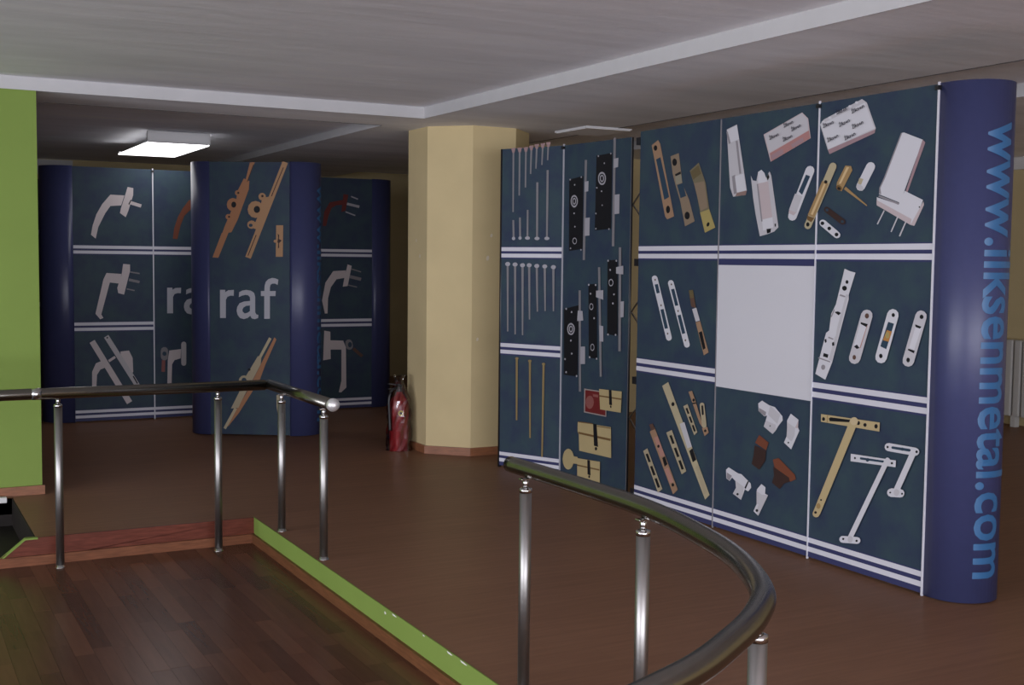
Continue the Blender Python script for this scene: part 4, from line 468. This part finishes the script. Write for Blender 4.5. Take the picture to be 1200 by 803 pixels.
def make_panel(pan, root, stripes=()):
    F = frame_of(pan); A, d, n, L = F
    V = [onp(F, s, z, off) for off in (0, -.012) for (s, z) in ((.001, .012), (L - .001, .012), (L - .001, HP), (.001, HP))]
    p = mesh('graphic_panel', V, [(0, 1, 2, 3), (7, 6, 5, 4), (0, 4, 5, 1), (1, 5, 6, 2), (2, 6, 7, 3), (3, 7, 4, 0)], None, root, mats=['panel_teal', 'panel_back'], idx=[0, 1, 1, 1, 1, 1])
    lay = [0]
    def shapes(name, lst):
        V = []; Fc = []; used = []; idx = []
        for col, pts in lst:
            lay[0] += 1; off = .0008 + lay[0] * .00012; k = len(V)
            V += [onp(F, s / 1000, z / 1000, off) for s, z in pts]; Fc.append(tuple(range(k, len(V))))
            mn = 'print_' + col
            if mn not in used: used.append(mn)
            idx.append(used.index(mn))
        return mesh(name, V, Fc, None, p, mats=used, idx=idx)
    W = 1000 * L
    for grp in stripes:
        lo, hi = grp[1][0] - .010, grp[0][1] + .006
        if grp is SB: lo = .0125
        q = [('navy', [(1, lo * 1000), (W - 1, lo * 1000), (W - 1, hi * 1000), (1, hi * 1000)])]
        for a, b in grp: q.append(('stripe', [(1, a * 1000), (W - 1, a * 1000), (W - 1, b * 1000), (1, b * 1000)]))
        shapes('printed_stripes', q)
    if pan == 'R2':
        shapes('printed_blank', [('navy', [(1, 1455), (W - 1, 1455), (W - 1, 1496), (1, 1496)]), ('w', [(1, 793), (W - 1, 793), (W - 1, 1461), (1, 1461)])])
    for name, lst in PRINTS.get(pan, []):
        shapes(name, [(cn, list(zip(v[::2], v[1::2]))) for cn, v in lst])
    for (pn, (s0, z0), (s1, z1), h) in LOGOS:
        if pn != pan: continue
        me = LOGO; xs = [v.co.x for v in me.vertices]; x0, x1 = min(xs), max(xs)
        e = Vector((s1 - s0, z1 - z0)); f = Vector((-e.y, e.x)).normalized() * h / .62
        V = [onp(F, s0 + e.x * (v.co.x - x0) / (x1 - x0) + f.x * v.co.y, z0 + e.y * (v.co.x - x0) / (x1 - x0) + f.y * v.co.y, .0125) for v in me.vertices]
        mesh('printed_logo', V, [tuple(q.vertices) for q in me.polygons], 'print_ink', p)
    return F
def seam(F, s, root, m='print_stripe', wd=.0055, top=2.264, hub=True):
    A, d, n, L = F; V = []
    for off in (.007, -.004):
        for ss, z in ((s - wd / 2, .002), (s + wd / 2, .002), (s + wd / 2, top), (s - wd / 2, top)): V.append(onp(F, ss, z, off))
    mesh('seam_strip', V, [(0, 1, 2, 3), (7, 6, 5, 4), (0, 4, 5, 1), (1, 5, 6, 2), (2, 6, 7, 3), (3, 7, 4, 0)], m, root)
    if hub:
        V = []
        for off in (.018, -.02):
            for ss, z in ((s - .011, top - .035), (s + .011, top - .035), (s + .011, top - .016), (s - .011, top - .016)): V.append(onp(F, ss, z, off))
        mesh('seam_clip', V, [(0, 1, 2, 3), (7, 6, 5, 4), (0, 4, 5, 1), (1, 5, 6, 2), (2, 6, 7, 3), (3, 7, 4, 0)], 'black_plastic', root)
def end_panel(F, right, root, R=.165, lead=.05, text=None, sweep=200, name='end_panel'):
    """curved end of a pop-up display: short straight lead, then an arc round to the back"""
    A, d, n, L = F; q = (A + d * L) if right else A.copy(); t = d if right else -d
    cpt = q + t * lead - n * R
    arc = []
    arc.append(q)
    for i in range(29):
        a = rad(sweep) * i / 28
        arc.append(cpt + n * R * math.cos(a) + t * R * math.sin(a))
    inn = []
    for i, p in enumerate(arc):
        if i == 0: inn.append(p - n * .006)
        else: inn.append(cpt + (p - cpt) * ((R - .006) / R))
    V = []; Fc = []
    for p, k in zip(arc, inn): V += [(p.x, p.y, .006), (p.x, p.y, HP + .004), (k.x, k.y, .006), (k.x, k.y, HP + .004)]
    N = len(arc)
    for i in range(N - 1):
        a, b = 4 * i, 4 * i + 4
        Fc += [(a, b, b + 1, a + 1), (b + 2, a + 2, a + 3, b + 3), (a + 1, b + 1, b + 3, a + 3), (b, a, a + 2, b + 2)]
    Fc += [(0, 1, 3, 2), (4 * N - 4, 4 * N - 2, 4 * N - 1, 4 * N - 3)]
    p = mesh(name, V, Fc, 'end_navy', root, True)
    for f in p.data.polygons:
        if f.index % 4 >= 2 or f.index >= 4 * (N - 1): f.use_smooth = False
    if text:
        a0, xh, ztop, zbot = text
        me = URL; bm = bmesh.new(); bm.from_mesh(me)
        xs = [v.co.x for v in bm.verts]; x0, x1 = min(xs), max(xs)
        for k in range(-4, 14):
            g = bm.verts[:] + bm.edges[:] + bm.faces[:]
            bmesh.ops.bisect_plane(bm, geom=g, plane_co=(0, k * .07, 0), plane_no=(0, 1, 0))
        for v in bm.verts:
            z = ztop - (v.co.x - x0) / (x1 - x0) * (ztop - zbot)
            ang = rad(a0) + (v.co.y * xh / .5) / R
            pt = cpt + (n * math.cos(ang) + t * math.sin(ang)) * (R + .0015)
            v.co = (pt.x, pt.y, z)
        m2 = bpy.data.meshes.new('printed_web_address'); bm.to_mesh(m2); bm.free(); m2.materials.clear(); m2.materials.append(MATS['link_blue'])
        link(bpy.data.objects.new('printed_web_address', m2), p)
    return cpt
def uprights(F, ss, root, depth=.31):
    for s in ss:
        for off in (-.035, -depth):
            tube('frame_upright', [onp(F, s, .0, off), onp(F, s, 2.24, off)], .009, 'aluminium', root, 8)
        for z in (.05, .77, 1.49, 2.21):
            tube('frame_strut', [onp(F, s, z, -.035), onp(F, s, z + (.36 if z < 2 else -.36), -depth)], .006, 'aluminium', root, 6)
def crosses(F, a, b, root, depth=.31):
    for z in (.05, .77, 1.49):
        tube('frame_strut', [onp(F, a, z, -depth), onp(F, b, z + .72, -depth)], .006, 'aluminium', root, 6)
        tube('frame_strut', [onp(F, b, z, -depth - .012), onp(F, a, z + .72, -depth - .012)], .006, 'aluminium', root, 6)

LOGO = text_mesh('\u0130lksen', 1, .02)
URL = text_mesh('www.ilksenmetal.com', 3, .018)

# wide display on the right
R = empty('popup_display'); tag(R, 'wide dark blue pop-up display wall with a blank white square among its hardware pictures', 'display')
F1 = make_panel('R1', R, (ST, SM, SB)); F2 = make_panel('R2', R, (ST, SB)); F3 = make_panel('R3', R, (ST, SM, SB))
seam(F2, 0, R, 'print_grey', .004, 2.25, False); seam(F3, 0, R); seam(F3, F3[3], R, wd=.0075)
end_panel(F3, True, R, text=(63, .128, 2.085, .115))
uprights(F1, (.03,), R); uprights(F2, (.0,), R); uprights(F3, (.0,), R)
crosses(F1, .03, F1[3], R); crosses(F2, 0, F2[3], R); crosses(F3, 0, F3[3] - .02, R)
for z in (2.20, 1.47, .75, .06):
    V = [onp(F1, s, zz, off) for off in (.0, -.06) for s, zz in ((-.045, z - .022), (-.004, z - .022), (-.004, z + .022), (-.045, z + .022))]
    mesh('frame_hub', V, [(0, 1, 2, 3), (7, 6, 5, 4), (0, 4, 5, 1), (1, 5, 6, 2), (2, 6, 7, 3), (3, 7, 4, 0)], 'black_plastic', R)
tube('frame_upright', [onp(F1, -.025, .0, -.025), onp(F1, -.025, 2.24, -.025)], .004, 'black_plastic', R, 8)
for z0, z1 in ((2.19, 1.98), (1.49, 1.66), (1.45, 1.27), (.77, .93), (.73, .55), (.08, .26)):
    tube('frame_strut', [onp(F1, -.028, z0, -.03), onp(F1, -.003, (z0 + z1) / 2, -.05), onp(F1, .05, z1 + (z1 - z0) * .4, -.12)], .006, 'aluminium', R, 6)

# display with screws and locks
Ld = empty('popup_display'); tag(Ld, 'two-panel dark blue pop-up display with pictures of screws, black locks and brass cylinders', 'display')
F1 = make_panel('L1', Ld, (ST, SM, SB)); F2 = make_panel('L2', Ld, ())
seam(F2, 0, Ld, 'print_g', .009)
uprights(F1, (.03,), Ld); uprights(F2, (0,), Ld); crosses(F1, .03, F1[3], Ld); crosses(F2, 0, F2[3], Ld)
tube('edge_profile', [onp(F1, -.008, 0, -.012), onp(F1, -.008, HP, -.012)], .013, 'black_plastic', Ld, 10)
tube('edge_profile', [onp(F2, F2[3] + .001, 0, -.010), onp(F2, F2[3] + .001, HP, -.010)], .006, 'black_plastic', Ld, 10)

# tower with the word raf
Rt = empty('display_tower'); tag(Rt, 'narrow dark blue display tower with rounded ends and the word raf', 'display')
F1 = make_panel('F1', Rt, ())
end_panel(F1, False, Rt, R=.19, lead=.02); end_panel(F1, True, Rt, R=.19, lead=.02, text=(70, .10, 2.085, .115))
uprights(F1, (.0, F1[3]), Rt)

# display with window handles at the back
Dd = empty('popup_display'); tag(Dd, 'dark blue pop-up display with pictures of window handles, standing behind the raf tower', 'display')
FD = [make_panel(p, Dd, s) for p, s in (('D1', (ST, SM, SB)), ('D2', (ST, SB)), ('D3', (ST, SB)), ('D4', (ST, SM, SB)))]
seam(FD[1], 0, Dd, wd=.010); seam(FD[2], 0, Dd); seam(FD[3], 0, Dd)
end_panel(FD[0], False, Dd, R=.2, lead=.05); end_panel(FD[3], True, Dd, R=.2, lead=.06)
uprights(FD[0], (0,), Dd); uprights(FD[1], (0,), Dd); uprights(FD[2], (0,), Dd); uprights(FD[3], (0,), Dd)
for Fq in FD: crosses(Fq, .02, Fq[3] - .02, Dd)

# ------------------------------------------------------------------ handrails
def post(root, x, y, z0, zr=.77, r=.0205):
    p = tube('post', [(x, y, z0 + .012), (x, y, zr - .062)], r, 'steel', root, 18)
    lathe('base_collar', [(.0265, 0), (.0265, .003), (.0215, .004), (.0215, .014)], 'steel_bright', p, (x, y, z0), 18)
    lathe('top_ring', [(.0213, -.014), (.0213, .0), (.012, .003)], 'steel_bright', p, (x, y, zr - .062), 18)
    lathe('neck', [(.0105, .0), (.0105, .036)], 'steel_bright', p, (x, y, zr - .062), 14)
    box('saddle', (x - .022, y - .012, zr - .033), (x + .022, y + .012, zr - .027), 'steel_bright', p, .002)
    return p
RZ = .772
h1 = empty('handrail'); tag(h1, 'cornered steel handrail beside the green wall, its free end closed by a round ball', 'handrail')
tube('rail', [(-1.2, 6.44, RZ), (1.905, 6.44, RZ)], .029, 'rail_steel', h1, 24)
tube('rail', [(1.935, 6.455, RZ), (1.935, 5.455, RZ)], .029, 'rail_steel', h1, 24)
lathe('corner_joint', [(0, -.026), (.016, -.022), (.024, -.010), (.026, 0), (.024, .010), (.016, .022), (0, .026)], 'rail_steel', h1, (1.925, 6.445, RZ), 16)
lathe('ball_end', [(.0, -.033), (.013, -.030), (.024, -.022), (.031, -.011), (.033, 0), (.031, .011), (.024, .022), (.013, .030), (0, .033)], 'ball_steel', h1, (1.938, 5.425, RZ), 20)
tube('joint_sleeve', [(.70, 6.44, RZ), (.745, 6.44, RZ)], .0305, 'steel_bright', h1, 24)
post(h1, .83, 6.475, LOW, RZ); post(h1, 1.653, 6.475, LOW, RZ); post(h1, 1.925, 6.20, 0, RZ); post(h1, 1.925, 5.52, 0, RZ); post(h1, -.1, 6.475, LOW, RZ)
h2 = empty('handrail'); tag(h2, 'steel handrail bending round in a wide curve in front of the display with brass cylinders', 'handrail')
cp = [(1.945, 3.63, .765), (1.955, 3.24, .765), (1.945, 2.79, .765), (1.875, 2.43, .765), (1.795, 2.19, .765), (1.68, 1.98, .765), (1.565, 1.855, .765), (1.405, 1.735, .765), (1.175, 1.605, .765), (.75, 1.46, .765), (.2, 1.40, .765), (-.6, 1.40, .765)]
tube('rail', spline(cp, 8), .028, 'rail_steel', h2, 24)
post(h2, 1.935, 3.50, 0, .765); post(h2, 1.935, 2.80, 0, .765); post(h2, 1.603, 1.897, 0, .765); post(h2, .75, 1.46, 0, .765)

# ------------------------------------------------------------------ lamps, extinguisher, radiator, far board
lp = empty('ceiling_lamp', (2.31, 10.96, 2.53)); tag(lp, 'lit fluorescent ceiling lamp with bright white diffuser', 'lamp')
V = [(sx * w, y, z) for (w, z) in ((.24, -.100), (.14, -.040)) for sx, y in ((-1, -.66), (1, -.66), (1, .66), (-1, .66))]
mesh('housing', V, BOXF, 'lamp_housing', lp)
for y in (-.35, .35): tube('hanger', [(0, y, -.045), (0, y, 0)], .012, 'lamp_housing', lp, 10)
box('end_cap', (-.265, -.70, -.103), (.265, -.64, -.004), 'lamp_housing', lp, .022)
box('end_cap', (-.255, .64, -.103), (.255, .675, -.080), 'lamp_housing', lp, .006)
box('diffuser', (-.258, -.665, -.110), (.258, .665, -.100), 'lamp_diffuser', lp, .002)
lp2 = empty('ceiling_lamp', (4.86, 7.80, ZC)); tag(lp2, 'unlit white ceiling light panel above the screw and lock display', 'lamp')
box('frame', (-.20, -.235, -.012), (.20, .235, 0), 'lamp_housing', lp2, .004)
box('cover', (-.19, -.225, -.016), (.19, .225, -.012), 'panel_white_off', lp2)

ex = empty('fire_extinguisher', (3.575, 8.50, 0)); tag(ex, 'red fire extinguisher wrapped in clear plastic beside the yellow column', 'fire extinguisher')
lathe('cylinder', [(.070, .0), (.076, .01), (.076, .33), (.072, .37), (.058, .405), (.036, .43), (.024, .44), (.024, .455)], 'ext_red', ex, n=28)
vl = lathe('valve', [(.022, .45), (.022, .475), (.015, .48), (.015, .50)], 'ext_black', ex, n=14)
mesh('lever', [(-.09, -.012, .515), (.02, -.012, .495), (.02, .012, .495), (-.09, .012, .515), (-.09, -.012, .523), (.02, -.012, .510), (.02, .012, .510), (-.09, .012, .523)], BOXF, 'ext_black', vl)
mesh('carry_handle', [(-.09, -.012, .475), (.02, -.012, .482), (.02, .012, .482), (-.09, .012, .475), (-.09, -.012, .482), (.02, -.012, .492), (.02, .012, .492), (-.09, .012, .482)], BOXF, 'ext_black', vl)
tube('hose', spline([(-.01, .0, .485), (-.07, -.02, .47), (-.098, -.03, .40), (-.094, -.03, .28), (-.088, -.03, .16)], 6), .010, 'ext_black', ex, 10)
def disc_on_cyl(name, ang, z, r, rr, m, parent, nn=18):
    V = []
    for k in range(nn):
        a = 2 * math.pi * k / nn; aa = ang + r * math.cos(a) / rr
        V.append((rr * math.cos(aa), rr * math.sin(aa), z + r * math.sin(a)))
    return mesh(name, V, [tuple(range(nn))], m, parent)
va = math.atan2(-8.5, -3.575)
g1 = disc_on_cyl('round_sticker', va + .16, .295, .022, .0775, 'ext_yellow', ex); disc_on_cyl('sticker_centre', va + .16, .295, .010, .0783, 'ext_black', g1)
rb = random.Random(3); WB = [[rb.uniform(-.12, .14) for i in range(20)] for j in range(12)]
lathe('plastic_wrap', [(.098, .003), (.094, .04), (.090, .10), (.094, .16), (.088, .22), (.094, .27), (.092, .33), (.085, .39), (.062, .45), (.045, .50), (.030, .54), (.045, .585)], 'clear_film', ex, n=20, wob=lambda j, i: WB[j][i], smooth=False)

rd = empty('radiator', (9.23, 6.7, 0)); tag(rd, 'pale ribbed radiator on the far yellow wall', 'radiator')
for i in range(18): box('fin', (-.05, -.82 + i * .092, .10), (.05, -.82 + i * .092 + .07, .80), 'radiator', rd, .012)
tube('pipe', [(0, -.84, .16), (0, .86, .16)], .018, 'radiator', rd, 10)
tube('pipe', [(0, -.84, .74), (0, .86, .74)], .018, 'radiator', rd, 10)
for y in (-.7, .7): box('foot', (-.03, y, 0), (.03, y + .05, .11), 'radiator', rd)
tube('valve', [(0, .86, .74), (0, .90, .74), (0, .90, .80)], .022, 'aluminium', rd, 10)

db = empty('display_board', (1.10, 12.2, 0)); tag(db, 'dark standing display board with pale specks, half hidden behind the green wall', 'display board')
box('board', (-.55, -.02, .05), (.42, .02, 2.2), 'print_k', db, .004)
for xx in (-.5, .34): box('foot', (xx, -.22, 0), (xx + .05, .22, .05), 'black_plastic', db, .004)
for (xx, zz, hh) in ((.23, 1.92, .05), (.24, 1.66, .06), (.22, 1.35, .05), (.25, .98, .05), (.22, .62, .07)):
    mesh('printed_speck', [(xx, -.0215, zz), (xx + .07, -.0215, zz + .01), (xx + .08, -.0215, zz + hh), (xx + .01, -.0215, zz + hh)], [(0, 1, 2, 3)], 'print_grey', db)
bpy.context.view_layer.update()
